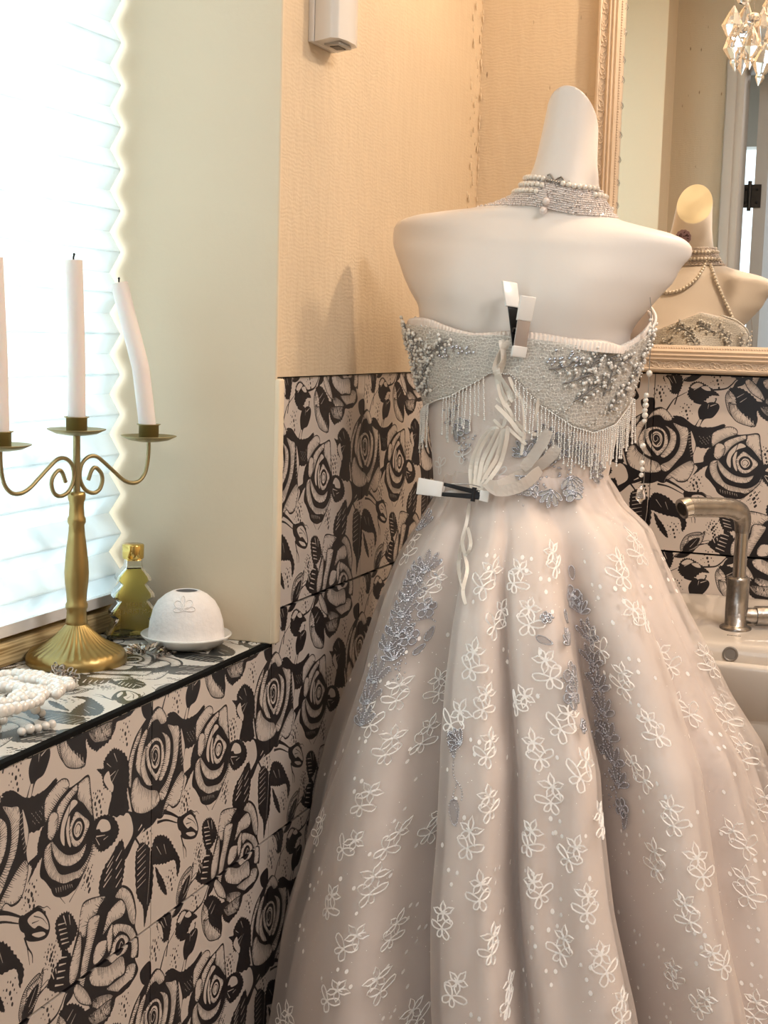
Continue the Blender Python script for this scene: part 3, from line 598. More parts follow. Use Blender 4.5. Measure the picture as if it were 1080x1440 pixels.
# ---- fringe: every hanging strand is a part
def strand_mesh(L, nb):
    m_ = MB()
    for i in range(nb):
        z = -L*(i+0.5)/nb; m_.ball((0.0004*math.sin(i*2.1), 0, z), 0.00115, 5, 4, (1, 1, 1.35))
    m_.ball((0, 0, -L-0.001), 0.0017, 6, 5); return m_
src = [strand_mesh(L, int(L/0.0027)) for L in (0.046, 0.050, 0.054)]
meshes = []
for q in src:
    o = q.build('fringe_strand', bead_m); meshes.append(o.data); bpy.data.objects.remove(o)
dg = list(np.arange(-84, -8, 2.35))+list(np.arange(7, 92, 2.0))+list(np.arange(96, 178, 4.5))+list(np.arange(-176, -92, 4.5))
for i, d in enumerate(dg):
    if -50 < d < -36: continue
    ph = math.radians(d); p_ = bod(zlow(ph), ph, 0.009)
    put(meshes[i % 3], 'fringe_strand', p_, dress, (0.03*RG.randn(), 0.03*RG.randn(), ph), (1, 1, 0.85+0.25*RG.rand()))
# bead line along the lace edge
m_ = MB()
for d in np.arange(-180, 180, 0.9):
    ph = math.radians(d); p_ = bod(zlow(ph), ph, 0.0068); m_.ball(p_, 0.0011, 5, 4)
tag(m_.build('edge_beads', bead_m, dress), kind='stuff')

# ---- sprigs of pearls on the lace
prl = MB(); seq = MB(); stm = MB()
def sprig(d, z, ang, n, size=1.0, off=0.0072, fn=None):
    """grey couched stem with side twigs, each twig ending in a pearl"""
    a = ang; fn = onb; line = []
    for i in range(n):
        line.append(fn(z, d, off-0.001)); d += math.cos(a)*2.3*size; z += math.sin(a)*0.0052*size; a += 0.12*math.sin(i*1.3)
        for sgn in (-1, 1):
            if (i+(sgn > 0)) % 2 == 0 or RG.rand() < 0.25:
                L = 1.6+1.4*RG.rand(); b = a+sgn*(0.75+0.3*RG.rand())
                tw = [fn(z+math.sin(b)*0.0034*q*L/3, d+math.cos(b)*1.5*q*L/3, off-0.001) for q in range(4)]; stm.tube(tw, 0.0008, 4)
                prl.ball(fn(z+math.sin(b)*0.0038*L, d+math.cos(b)*1.7*L, off+0.0006), 0.0021+0.0007*RG.rand(), 8, 6)
                if RG.rand() < 0.5: prl.ball(fn(z+math.sin(b)*0.0020*L, d+math.cos(b)*0.9*L, off), 0.0012, 6, 4)
    if len(line) > 1: stm.tube(line, 0.0010, 4)
for a in [(-56,1.288,0.6,8),(-62,1.325,0.2,6),(-46,1.300,2.0,4),(-60,1.270,0.3,5),(-66,1.345,-0.3,5),(-62,1.330,2.3,8),(-48,1.312,0.5,9),(-70,1.30,0.7,8),(-72,1.275,0.2,8),(-36,1.32,0.9,5),(-80,1.32,1.3,8),(-60,1.29,2.6,5),(-80,1.345,0.3,5),(-75,1.268,1.0,6),(-66,1.352,-0.5,4),
          (22,1.308,0.1,9),(30,1.290,0.3,8),(42,1.300,1.2,6),(38,1.268,0.6,8),(56,1.275,1.4,7),(64,1.252,1.0,7),(50,1.33,-0.6,5),(76,1.275,1.4,7),(60,1.315,0.3,4),(84,1.30,1.5,6),(90,1.33,1.6,5),
          (105,1.33,1.2,7),(120,1.35,0.6,8),(130,1.31,1.8,8),(145,1.33,0.9,8),(150,1.36,0.5,7),(165,1.32,1.2,6),(175,1.34,0.5,5),(-165,1.33,1.2,7),(-150,1.35,0.7,8),(-140,1.31,1.2,7),(-125,1.34,0.7,8),(-110,1.33,1.3,7),(138,1.37,0.4,6),(-135,1.37,0.4,6)]: sprig(*a)
for (d, z) in [(24,1.322),(27,1.316),(31,1.325),(35,1.318),(-22,1.330),(-18,1.327),(-30,1.322)]:
    for q in range(6): seq.ball(onb(z+0.004*RG.randn(), d+1.5*RG.randn(), 0.0075), 0.0021, 6, 4, (1, 0.5, 1))
for _ in range(420):
    d = RG.uniform(-88, 95); ph = math.radians(d); zt_, zl_ = ztop(ph), zlow(ph)
    if abs(d) < 8: continue
    prl.ball(onb(zl_+(zt_-zl_)*RG.rand(), d, 0.0066), 0.0009+0.0006*RG.rand(), 5, 4)
tag(prl.build('pearl_embroidery', pearl_m, dress), 'silver pearls sewn in sprigs', kind='stuff')
tag(stm.build('couched_stems', mat('grey_cord', (0.33, 0.32, 0.31), 0.4, metal=0.3), dress), kind='stuff')
tag(seq.build('sequin_cluster', sequin_m, dress), kind='stuff')

# ---- skirt
SZ = [0, .40, .58, .69, .84, .9, .975, 1.053, 1.10, 1.13, 1.17]
SL = [.40, .321, .289, .259, .213, .194, .175, .153, .13, .114, .104]
SR = [.56, .47, .42, .38, .33, .290, .250, .205, .176, .135, .106]
# folds: centre angle as it drifts with height, half width, depth at the hem side
FOLD = [([1.13,.93,.86,.75,.6,.4,.0],[-25.5,-24,-22,-18,-14,-9,-2], 5.2, 0.066),
        ([1.13,1.02,.9,.73,.6,.4,0],[-1.3,2.3,4,6.5,9.9,13,18], 1.9, 0.034),
        ([1.12,1.03,.9,.8,.7,.6,.3],[29,32,33,33,34,36.5,41], 4.4, 0.072),
        ([1.1,.94,.83,.68,.4],[61,62.8,59,57,56], 5, 0.030),
        ([1.1,.4],[78,76], 6, 0.03), ([1.1,.9,.7,.4],[-44,-52,-56,-52], 5, 0.012), ([1.1,.4],[-68,-66], 6, 0.018),
        ([1.1,.4],[100,100], 8, 0.03), ([1.1,.4],[130,130], 8, 0.03), ([1.1,.4],[165,165], 8, 0.03), ([1.1,.4],[-105,-105], 8, 0.02), ([1.1,.4],[-140,-140], 8, 0.03)]
def smin(a, b, k):  # smooth minimum
    h = max(0, min(1, 0.5+0.5*(b-a)/k)); return b*(1-h)+a*h-k*h*(1-h)
def skirt(z, d, off=0.0, fine=1.0, veil=False):
    rl, rr = float(np.interp(z, SZ, SL)), float(np.interp(z, SZ, SR))
    cx = 0.26+(rr-rl)/2*0.95; r = (rl+rr)/2+off
    t = max(0, min(1, (1.15-z)/0.45))**0.75
    dep = 0
    for zs, ds, wd, dp in FOLD:
        c = float(np.interp(-z, [-q for q in zs], ds)); x = (d-c+180) % 360-180
        w_ = wd*(1.0+0.6*(1-t))
        dep += dp*math.exp(-(abs(x)/w_)**2.2)*t - dp*0.18*math.exp(-((abs(x)-2.6*w_)/(1.3*w_))**2)*t
    if veil: dep = dep*0.95+0.0012*math.sin(d*0.35+5*z)*t+0.0005*math.sin(d*0.9-9*z)*t
    dep += fine*(0.0009*math.sin(math.radians(d)*23+z*3)+0.0004*math.sin(math.radians(d)*41-z*5))*(0.25+t)
    # gathers fan out from the pinched waist
    dep += 0.0020*math.sin(math.radians(d)*22)*math.exp(-((z-1.13)/0.05)**2)
    r -= dep*1.85
    a = math.radians(d); x = cx+r*math.sin(a); cyy = 1.80+0.028*max(0, min(1, (z-1.0)/0.13)); y = cyy-r*math.cos(a)
    x = -smin(-x, -0.009-(0 if veil else 0.006), 0.02) if x < 0.08 else x
    if y > cyy: y = cyy+(y-cyy)*(0.30 if z < 0.98 else 0.30+0.35*min(1, (z-0.98)/0.12))
    return Vector((x, y, z))
NS = 540
zr = [1.17, 1.155]+list(np.linspace(1.145, 0.30, 90))+list(np.linspace(0.27, 0.015, 14))
rows = [[skirt(z, -180+360*j/NS, -0.007) for j in range(NS)] for z in zr]
sk = MB().grid(rows, closed=True, flip=True).build('skirt', satin_m, dress)
rows = [[skirt(z, -180+360*j/NS, 0.004+0.016*max(0, min(1, (1.1-z)/0.5)), veil=True) for j in range(NS)] for z in zr]
tu = MB().grid(rows, closed=True, flip=True).build('tulle_overskirt', tulle_m, dress)
bpy.context.view_layer.update(); DG = bpy.context.evaluated_depsgraph_get()
BT_S = BVHTree.FromObject(sk, DG); BT_T = BVHTree.FromObject(tu, DG); BT_B = BVHTree.FromObject(lo, DG); BT_BO = BVHTree.FromObject(bo, DG)
def hit(px, py, trees):
    """where the sight line of a photograph position meets the cloth; the piece is then built there on the cloth"""
    r = ray(px, py).normalized(); best = None
    for t in trees:
        q = t.ray_cast(CAM, r)
        if q[0] and (best is None or q[3] < best[3]): best = q
    return best
def drape(tree, c, n, a, b, x, y, off):
    p = c+a*x+b*y; q = tree.ray_cast(p+n*0.05, -n)
    if q[0] is None or q[3] > 0.10: q = tree.find_nearest(p)
    nn = q[1] if q[1].dot(n) > 0 else -q[1]
    return q[0]+nn*off, nn
def ribbon_on(mb, tree, c, n, a, b, pts, wd, off):
    P = [drape(tree, c, n, a, b, x, y, off) for x, y in pts]; L = []; Rr = []
    for i, (p, nn) in enumerate(P):
        t = (P[min(i+1, len(P)-1)][0]-P[max(i-1, 0)][0]); t = t.normalized() if t.length > 1e-8 else a
        s = t.cross(nn).normalized()*wd/2; L.append(p-s); Rr.append(p+s)
    mb.grid([L, Rr], smooth=False)
def frame_at(h, ang):
    n = h[1] if h[1].dot(CAM-h[0]) > 0 else -h[1]
    b = (Vector((0, 0, 1))-n*n.z).normalized(); a = b.cross(n).normalized(); a = -a if a.x < 0 else a
    ca, sa = math.cos(ang), math.sin(ang)
    return n, a*ca+b*sa, b*ca-a*sa
def petal(cx_, cy_, ang, L, W, n=14, wob=0.0):
    out = []
    for i in range(n+1):
        t = 2*PI*i/n; x = (1-math.cos(t))/2*L; y = math.sin(t)*W/2*(0.55+0.55*(x/L)); w_ = 1+wob*math.sin(5*t)
        out.append((cx_+(x*math.cos(ang)-y*math.sin(ang))*w_, cy_+(x*math.sin(ang)+y*math.cos(ang))*w_))
    return out
MOT = [(712,748),(628,735),(634,760),(578,770),(685,815),(727,812),(608,822),(745,868),(730,985),(665,930),(617,966),(600,1034),(548,1050),(683,988),(687,1053),(780,787),(735,812),(770,942),(900,865),(872,800),(935,928),(874,957),(838,905),(793,1015),(756,1056),(731,990),(917,1025),(960,995),(820,1082),(898,1085),(775,1118),(945,1150),(845,1155),(745,1180),(803,1200),(985,1220),(920,1210),(1040,1180),(1070,1130),(1045,1060),(995,930),(1020,1005),(825,1272),(756,1250),(790,1330),(850,1355),(965,1285),(1010,1350),(985,1410),(945,1370),(715,1400),(1050,1250),(1060,1420),(515,1125),(490,1188),(553,1183),(610,1160),(525,1245),(492,1325),(555,1310),(467,1400),(535,1385),(622,1295),(660,1182),(675,1255),(690,1130),(692,1330),(640,1392),(450,1165),(465,1270),(400,1430),(585,1428),(712,1120),(560,975),(520,1010),(700,870),(860,745),(895,770),(660,640),(640,1010),(875,1420)]
def veil_pt(z, d, off): return skirt(z, d, 0.004+0.016*max(0, min(1, (1.1-z)/0.5))+off, veil=True)
def zd_of(p):
    z = p.z; rl, rr = float(np.interp(z, SZ, SL)), float(np.interp(z, SZ, SR)); cx = 0.26+(rr-rl)/2*0.95
    cyy = 1.80+0.028*max(0, min(1, (z-1.0)/0.13)); return z, math.degrees(math.atan2(p.x-cx, cyy-p.y)), (rl+rr)/2
def print_on(mb, z, d, r, P, wd, off=0.0014):
    """a flocked line lying on the net, given in metres across and along the cloth"""
    Q = [veil_pt(z+y*0.93, r(x), off) for x, y in P]; L = []; Rr = []
    c = Vector((0.3, 1.8, z))
    for i, p in enumerate(Q):
        t = (Q[min(i+1, len(Q)-1)]-Q[max(i-1, 0)]); t = t.normalized() if t.length > 1e-9 else Vector((1, 0, 0))
        n = (p-c); n.z = 0.3*n.length; n.normalize(); s_ = t.cross(n).normalized()*wd/2; L.append(p-s_); Rr.append(p+s_)
    mb.grid([L, Rr], smooth=False)
def across(z, d, reach=0.034):
    """angle on the skirt after walking x metres along the folded cloth from angle d"""
    ds = np.arange(-26, 26.01, 0.5); p = [veil_pt(z, d+q, 0) for q in ds]
    c = np.r_[0, np.cumsum([(p[i+1]-p[i]).length for i in range(len(p)-1)])]; c -= c[len(ds)//2]
    return lambda x: d+float(np.interp(x, c, ds))
def motif_at(z, d, r, k):
    r = across(z, d)
    rg = random.Random(k*7+3); ang = rg.uniform(-0.7, 0.5); S = rg.uniform(0.92, 1.12); m_ = MB(); s = 0.0150*S
    fx = -1 if k % 2 else 1; ca, sa = math.cos(ang), math.sin(ang)
    def rib(P, w_=0.0018): print_on(m_, z, d, r, [((x*ca-y*sa)*fx, x*sa+y*ca) for x, y in P], w_)
    for an, L, W in ((0.55, 1.35, 0.62), (2.75, 1.15, 0.70), (-1.9, 0.95, 0.62), (-0.75, 0.80, 0.5)):
        rib([(x*s+0.002*S, y*s-0.0085*S) for x, y in petal(0, 0, an, L, W, 14, 0.03)])
    for i in range(5):
        an = 0.5+i*2*PI/5+rg.uniform(-.15, .15); L = 0.72+0.25*rg.random(); P = petal(0, 0, an, L, 0.55, 12); P[6] = (P[6][0]*1.25, P[6][1]*1.25); P[5] = (P[5][0]*0.95, P[5][1]*0.95)
        rib([(x*s-0.004*S, y*s+0.0095*S) for x, y in P])
    for i in range(3):
        an = 0.9+i*2.1; rib([(-0.004*S+0.002*math.cos(an), 0.0095*S+0.002*math.sin(an)), (-0.004*S+0.006*math.cos(an), 0.0095*S+0.006*math.sin(an))], 0.0014)
    return m_.build('flocked_blossom', motif_m, dress)
keep = []
for q in MOT:
    if all((q[0]-r[0])**2+(q[1]-r[1])**2 > 27**2 for r in keep): keep.append(q)
MOT = keep
for k, (px, py) in enumerate(MOT):
    h = hit(px, py, [BT_T])
    if h and h[0].z < 1.10: motif_at(*zd_of(h[0]), k)
# the same print on the unseen side of the skirt
for k in range(46):
    z = RG.uniform(0.1, 1.02); d = RG.uniform(75, 285); motif_at(z, d-360 if d > 180 else d, float(np.interp(z, SZ, SR)), k)
# small flocked dots, some in threes
m_ = MB(); DOTD = []
for k in range(420):
    px, py = RG.uniform(400, 1080), RG.uniform(720, 1440); h = hit(px, py, [BT_T])
    if not h or h[0].z > 1.09: continue
    if min((px-x)**2+(py-y)**2 for x, y in MOT) < 26**2 or (DOTD and min((px-x)**2+(py-y)**2 for x, y in DOTD) < 20**2): continue
    DOTD.append((px, py)); z, d, r = zd_of(h[0]); r = across(z, d)
    for (x, y) in (((0, 0), (0.011, -0.001), (0.006, -0.014)) if k % 3 == 0 else ((0, 0),)):
        q = 0.0019+0.0006*RG.rand(); m_.cap([veil_pt(z+y+q*1.2*math.sin(t), r(x+q*math.cos(t)), 0.0013) for t in np.linspace(0, 2*PI, 8, endpoint=False)])
tag(m_.build('flocked_dot', motif_m, dress), kind='stuff')

for (px, py, k) in ((652, 640, 1), (700, 668, 4), (622, 655, 6)):
    h = hit(px, py, [BT_BO])
    if h:
        n, a, b = frame_at(h, 0.2); m_ = MB()
        for an, L, W in ((0.55, 1.35, 0.62), (2.75, 1.15, 0.70), (-1.9, 0.95, 0.62), (1.6, 1.0, 0.6)):
            ribbon_on(m_, BT_BO, h[0], n, a, b, [(x*0.012, y*0.012) for x, y in petal(0, 0, an, L, W, 12)], 0.0015, 0.0035)
        m_.build('flocked_blossom', motif_m, dress)
# ---- grey beaded flower appliqués on the under-skirt and at the waist
def applique(px, py, ang, kind, size, trees, name=None, base=None, off=0.0025):
    h = hit(px, py, [BT_T] if trees is TS else trees)
    if not h: return
    tree = BT_S if trees is TS else min(trees, key=lambda t: (t.find_nearest(h[0])[3]))
    n, a, b = frame_at(h, ang); m_ = MB(); beads = MB(); S = size
    if tree is BT_S:   # lies in the under-skirt and follows its folds
        z0_, d0_, r0_ = zd_of(h[0]); wk = across(z0_, d0_); ca, sa = math.cos(ang), math.sin(ang)
        DR = lambda x, y, o: (veil_pt(z0_+(x*sa+y*ca)*0.93, wk(x*ca-y*sa), o-0.0012), None)
    else: DR = lambda x, y, o: drape(tree, h[0], n, a, b, x, y, o)
    def leaf(an, L, W, x0=0, y0=0):
        P = petal(x0, y0, an, L, W, 12); c2 = DR(x0+L*0.5*math.cos(an), y0+L*0.5*math.sin(an), off+0.0012)[0]
        ring = [DR(x, y, off)[0] for x, y in P[:-1]]
        o = len(m_.v); m_.v += [tuple(p) for p in ring]+[tuple(c2)]; q = len(ring)
        for i in range(q): m_.f.append((o+i, o+(i+1) % q, o+q)); m_.sm.append(True)
        for i in range(0, len(P)-1):
            for f in (0, 0.5):
                x, y = P[i][0]*(1-f)+P[i+1][0]*f, P[i][1]*(1-f)+P[i+1][1]*f
                beads.ball(DR(x, y, off+0.001)[0], 0.0010+0.0003*RG.rand(), 5, 4)
    if kind == 'flower':
        for i in range(5): leaf(0.3+i*2*PI/5, S, S*0.85)
        for i in range(9): beads.ball(DR(0.003*RG.randn(), 0.003*RG.randn(), off+0.002)[0], 0.0017, 6, 4)
    elif kind == 'leaf': leaf(PI/2, S, S*0.5)
    elif kind == 'spray':
        for i in range(5): leaf(PI/2+(i-2)*0.5, S*(1-0.12*abs(i-2)), S*0.24)
    elif kind == 'stem':
        for i in range(16):
            x, y = 0.003*math.sin(i*0.5), S*(i/15-0.5); beads.ball(DR(x, y, off)[0], 0.0012, 5, 4)
    elif kind == 'glitter':
        for i in range(26):
            beads.ball(DR(S*0.5*RG.randn(), S*0.8*RG.randn(), off)[0], 0.0010+0.0010*RG.rand(), 5, 4)
    nm = {'flower': 'beaded_flower', 'leaf': 'beaded_leaf', 'spray': 'leaf_spray', 'stem': 'bead_stem', 'glitter': 'sequin_scatter'}[kind]
    if m_.f:
        o = m_.build(nm, base or grey_lace, dress); tag(beads.build('beads', sequin_m, o), kind='stuff')
    else: tag(beads.build(nm, sequin_m, dress), kind='stuff')
TS = [BT_S]
for a in [(600,805,0.3,'spray',0.030),(585,820,0.6,'spray',0.032),(575,845,0.2,'spray',0.034),(568,868,0.4,'spray',0.032),(560,895,0.2,'spray',0.034),(548,915,0.3,'spray',0.03),(602,855,0.1,'flower',0.013),(577,895,0.2,'flower',0.013),(556,928,0.5,'spray',0.024),
          (612,880,2.8,'leaf',0.020),(590,870,1.4,'stem',0.045),(600,905,2.4,'leaf',0.018),(528,960,0.4,'spray',0.036),(518,990,0.4,'spray',0.034),(510,1020,0.3,'spray',0.03),(580,830,0,'glitter',0.022),(565,880,0,'glitter',0.022),(602,805,0,'glitter',0.012),(558,930,0,'glitter',0.014),(592,745,0.4,'spray',0.03),
          (650,1045,1.2,'spray',0.022),(640,1065,0.4,'leaf',0.03),(643,1095,0.4,'stem',0.05),(641,1130,0.2,'stem',0.05),(640,1160,0.2,'leaf',0.03),
          (803,838,0.2,'flower',0.014),(805,815,0.1,'leaf',0.018),(798,875,0.5,'leaf',0.018),(777,905,1.2,'leaf',0.020),(815,862,-0.2,'spray',0.026),(800,905,0.3,'spray',0.020),(805,950,0.1,'flower',0.017),(806,978,0.5,'flower',0.015),(768,868,0.2,'flower',0.007),(820,1020,0.2,'flower',0.008),
          (826,900,-0.2,'spray',0.030),(832,935,-0.2,'spray',0.032),(840,970,-0.2,'spray',0.034),(848,1005,-0.2,'spray',0.034),(855,1040,-0.2,'spray',0.036),(862,1075,-0.2,'spray',0.036),(868,1105,-0.2,'spray',0.032),(873,1135,-0.2,'flower',0.013),(876,1165,-0.1,'leaf',0.024),(845,1060,-0.1,'leaf',0.03),(838,1000,0,'stem',0.06),(860,1100,0,'glitter',0.015),(845,1020,0,'glitter',0.015),(835,950,0,'glitter',0.012),(800,965,0,'glitter',0.014)]: applique(*a, TS)
# waist sprays on the bodice and the top of the skirt
silver_lace2 = mat('silver_applique', (0.50, 0.48, 0.46), 0.45, sheen=0.3)
TB = [BT_BO, BT_T]
for a in [(790,640,-0.4,'spray',0.034),(815,650,-0.7,'spray',0.030),(770,655,0.2,'spray',0.032),(750,672,0.8,'spray',0.024),(830,668,-1.2,'spray',0.026),(800,672,3.4,'spray',0.026),(775,690,2.9,'spray',0.024),(745,690,1.0,'flower',0.012),(805,695,0.2,'flower',0.012),(790,665,0,'glitter',0.018),(760,680,0,'glitter',0.014),(735,695,1.4,'stem',0.03),
          (652,600,0.4,'flower',0.012),(645,620,0.2,'leaf',0.02),(640,580,0,'glitter',0.012),(655,625,0,'glitter',0.010),(612,700,0.4,'spray',0.024),(606,685,0,'glitter',0.012),(770,625,0.3,'spray',0.028),(740,640,0.6,'spray',0.022)]: applique(*a, TB, base=silver_lace2, off=0.003)

organza = sheer('organza_ribbon', (0.86, 0.80, 0.74), 0.62, glit=False)
# ---- lacing: crossed ribbon down the back, loose loops gathered at the clip
def bp(px, py, o=0.010):
    h = hit(px, py, [BT_B, BT_BO, BT_T]); return h[0]+(CAM-h[0]).normalized()*o
def band(P, wd, name='lacing_ribbon', m=None, tw=0.3, par=None):
    P = catmull(P, 5); mb = MB(); A = []; B = []; C_ = []; D = []
    for i, p in enumerate(P):
        t = (P[min(i+1, len(P)-1)]-P[max(i-1, 0)]).normalized(); v = (CAM-p).normalized()
        s = t.cross(v).normalized(); nn = s.cross(t); s = (s+nn*tw*math.sin(i*0.35)).normalized()*wd/2; k = nn*0.0004
        e_ = min(1, 0.7+min(i, len(P)-1-i)*0.15); s = s*e_; A.append(p-s); B.append(p); C_.append(p+s)
    mb.grid([A, B, C_], smooth=False); o = mb.build(name, m or white_rib, dress if par is None else par); q = o.modifiers.new('t', 'SOLIDIFY'); q.thickness = 0.0005; return o
for P in [[(705,478),(708,505),(700,530),(706,555),(716,572)],[(716,480),(702,500),(698,522),(712,545),(722,565)]]: band([bp(*q, o=0.007) for q in P], 0.0095, tw=1.0)
for P in [[(716,530),(722,545),(732,560),(745,575)],[(700,540),(705,560),(718,585),(742,607),(762,612)],[(698,560),(715,575),(722,590)],[(712,600),(725,612),(740,625)],[(694,590),(706,600),(712,585)],[(735,560),(738,600),(733,640)],[(757,560),(755,590),(762,620)]]: band([bp(*q, o=0.009) for q in P], 0.0045)
for P in [[(668,690),(670,655),(676,630),(690,610),(700,603),(690,625),(678,650),(672,690)],[(672,690),(684,655),(700,620),(708,603),(700,640),(684,668),(674,692)],[(664,690),(662,660),(670,632),(682,612),(698,600)],[(676,690),(690,672),(704,650),(712,620),(714,600)],[(697,570),(715,588),(728,605),(736,613)]]: band([bp(*q, o=0.016) for q in P], 0.0056)
for P in [[(676,680),(700,683),(730,670),(765,650),(785,628)],[(680,672),(700,690),(735,682),(760,660)],[(735,660),(755,635),(772,605)]]: band([bp(*q, o=0.014) for q in P], 0.0150, m=organza, tw=0.4)
for P in [[(660,708),(656,735),(650,760),(655,780),(662,765),(658,742)],[(655,740),(648,770),(645,800),(652,830)],[(652,775),(657,800),(651,830),(655,850)]]: band([bp(*q, o=0.010) for q in P], 0.0045)

# ================================================================== the two spring clips
clip_w = mat('clip_white_plastic', (0.85, 0.84, 0.82), 0.25, coat=0.4)
clip_g = mat('clip_grey_panel', (0.42, 0.36, 0.33), 0.2, metal=0.2, coat=0.6)
def clip(name, label, p0, p1, out, two):
    """p0 jaw tip, p1 handle tip, out = away from the cloth"""
    t = thing(name, label, 'clip', None); p0, p1 = Vector(p0), Vector(p1); ax = (p1-p0); L = ax.length; ax.normalize()
    out = (out-ax*out.dot(ax)).normalized(); sd = ax.cross(out).normalized(); W = 0.0098
    P = lambda a, s, o: p0+ax*a*L+sd*s+out*o
    def slab(nm, m_, a0, a1, o0, o1, th, w0=W, w1=W, sh=0.0):
        mb = MB(); V = []
        for a, o, w_ in ((a0, o0, w0), (a1, o1, w1)):
            for s, q in ((-1, -1), (1, -1), (1, 1), (-1, 1)): V.append(P(a, s*w_+sh*a, o+q*th/2))
        mb.add(V, [(0,3,2,1),(4,5,6,7),(0,1,5,4),(1,2,6,5),(2,3,7,6),(3,0,4,7)], False)
        return bevel(mb.build(nm, m_, t), 0.0012, 3)
    slab('jaw_cap', clip_w, 0.0, 0.18, 0.003, 0.006, 0.0055)
    slab('front_blade', clip_g, 0.17, 0.62, 0.006, 0.012, 0.0022, W*0.92, W*0.92)
    slab('front_grip', clip_w, 0.60, 1.0, 0.011, 0.018, 0.0055, W, W*1.08)
    slab('rear_blade', black, 0.10, 0.88, -0.0005, -0.004, 0.002, W*0.5, W*0.8, -0.0110)
    slab('rear_grip', clip_w, 0.84, 1.27, -0.003, -0.008, 0.005, W, W*1.05, -0.0125)
    mb = MB(); mb.tube([P(0.45, s*W, 0.003) for s in (-1.05, -.5, 0, .5, 1.05)], 0.0032, 10); mb.build('spring', black, t)
    return t
def surf(px, py, trees, o): h = hit(px, py, trees); return h[0]+(CAM-h[0]).normalized()*o
vd = -_F
a = surf(727, 503, [BT_B, BT_BO], 0.006); b = surf(734, 420, [BT_B, bt], 0.016)
clip('spring_clip', 'white and grey spring clip pinching the gown top at the middle of the back', a, b, vd+_R*0.35, True)
a = surf(676, 697, [BT_BO, BT_T], 0.010); bdir = (at(596, 685, 1, 1.70)-at(676, 697, 1, 1.70)).normalized()
def clip2():
    t = thing('spring_clip', 'black and white spring clip lying sideways at the gathered waist ribbons', 'clip'); ax = bdir; L = 0.078
    o = (vd-ax*vd.dot(ax)).normalized(); sd = ax.cross(o); P = lambda q, s, u: a+ax*q*L+sd*s+o*u
    def slab(nm, m_, a0, a1, s0, s1, o0, o1, w0, w1, th):
        mb = MB(); V = []
        for q, c, u, w_ in ((a0, s0, o0, w0), (a1, s1, o1, w1)):
            for s, k in ((-1, -1), (1, -1), (1, 1), (-1, 1)): V.append(P(q, c+s*w_, u+k*th/2))
        mb.add(V, [(0,3,2,1),(4,5,6,7),(0,1,5,4),(1,2,6,5),(2,3,7,6),(3,0,4,7)], False); return bevel(mb.build(nm, m_, t), 0.001, 3)
    slab('front_grip', clip_w, 0.62, 1.03, 0, 0, 0.010, 0.016, 0.0098, 0.0108, 0.005)
    slab('rear_grip', clip_w, 0.64, 0.99, 0, 0, -0.002, -0.006, 0.009, 0.0095, 0.005)
    slab('upper_blade', black, -0.02, 0.66, -0.002, -0.006, 0.006, 0.010, 0.0035, 0.0025, 0.002)
    slab('lower_blade', black, -0.02, 0.66, 0.003, 0.0075, 0.004, 0.008, 0.0035, 0.0022, 0.002)
    slab('cross_blade', clip_g, 0.05, 0.62, 0.005, -0.004, 0.002, 0.004, 0.0035, 0.0035, 0.002)
    slab('jaw_cap', clip_w, -0.16, 0.0, 0, 0, 0.004, 0.004, 0.0075, 0.0065, 0.006)
    mb = MB(); mb.tube([P(0.10, s, 0.006) for s in (-.009, -.004, 0, .004, .009)], 0.003, 10); mb.build('spring', black, t)
    mb = MB(); mb.tube([P(q, 0.0105+0.0015*math.sin(q*9), 0.007) for q in np.linspace(0, 0.5, 8)], 0.0007, 6); mb.build('wire', MATS['sequin'], t)
clip2()

# ================================================================== pearl collar, necklace and chains
warm_pearl = mat('warm_pearl', (0.83, 0.77, 0.69), 0.2, coat=0.8, metal=0.15)
seed_m = mat('seed_pearl', (0.80, 0.72, 0.68), 0.25, coat=0.6, metal=0.1)
def loft_ball(r, n=12, m=8, name='pearl', mt=None):
    o = MB().ball((0, 0, 0), r, n, m).build(name, mt or warm_pearl); me = o.data; bpy.data.objects.remove(o); return me
PM = loft_ball(0.0036); PM5 = loft_ball(0.0036)
collar = thing('pearl_collar', 'wide choker of woven seed pearls with pearl buttons behind the neck', 'choker')
def neckring(ph, z, off):   # point on the skin round the neck base
    o = Vector((0.297, 1.833, z)); d = Vector((math.sin(ph), -math.cos(ph), 0)); q = bt.ray_cast(o, d)
    if not q[0]: return o+d*0.05
    return q[0]+d*off
def zc(ph):   # collar rides lower at the sides, higher at nape
    return 0
sd_ = MB(); bandm = MB(); rows = []
NCO = 96
def col_lo(ph):
    d = (math.degrees(ph)+180) % 360-180
    return float(np.interp(d, [-180,-120,-90,-60,-30,0,30,60,90,120,180], [1.505,1.515,1.521,1.521,1.519,1.513,1.508,1.507,1.507,1.507,1.505]))
def cpt(ph, u, off):   # u 0..1 up the collar
    z = col_lo(ph)-0.003+u*0.033; return neckring(ph, z, off)
for u in (0, 0.25, 0.5, 0.75, 1.0): rows.append([cpt(2*PI*j/NCO, u, 0.0015+0.002*math.sin(PI*u)) for j in range(NCO)])
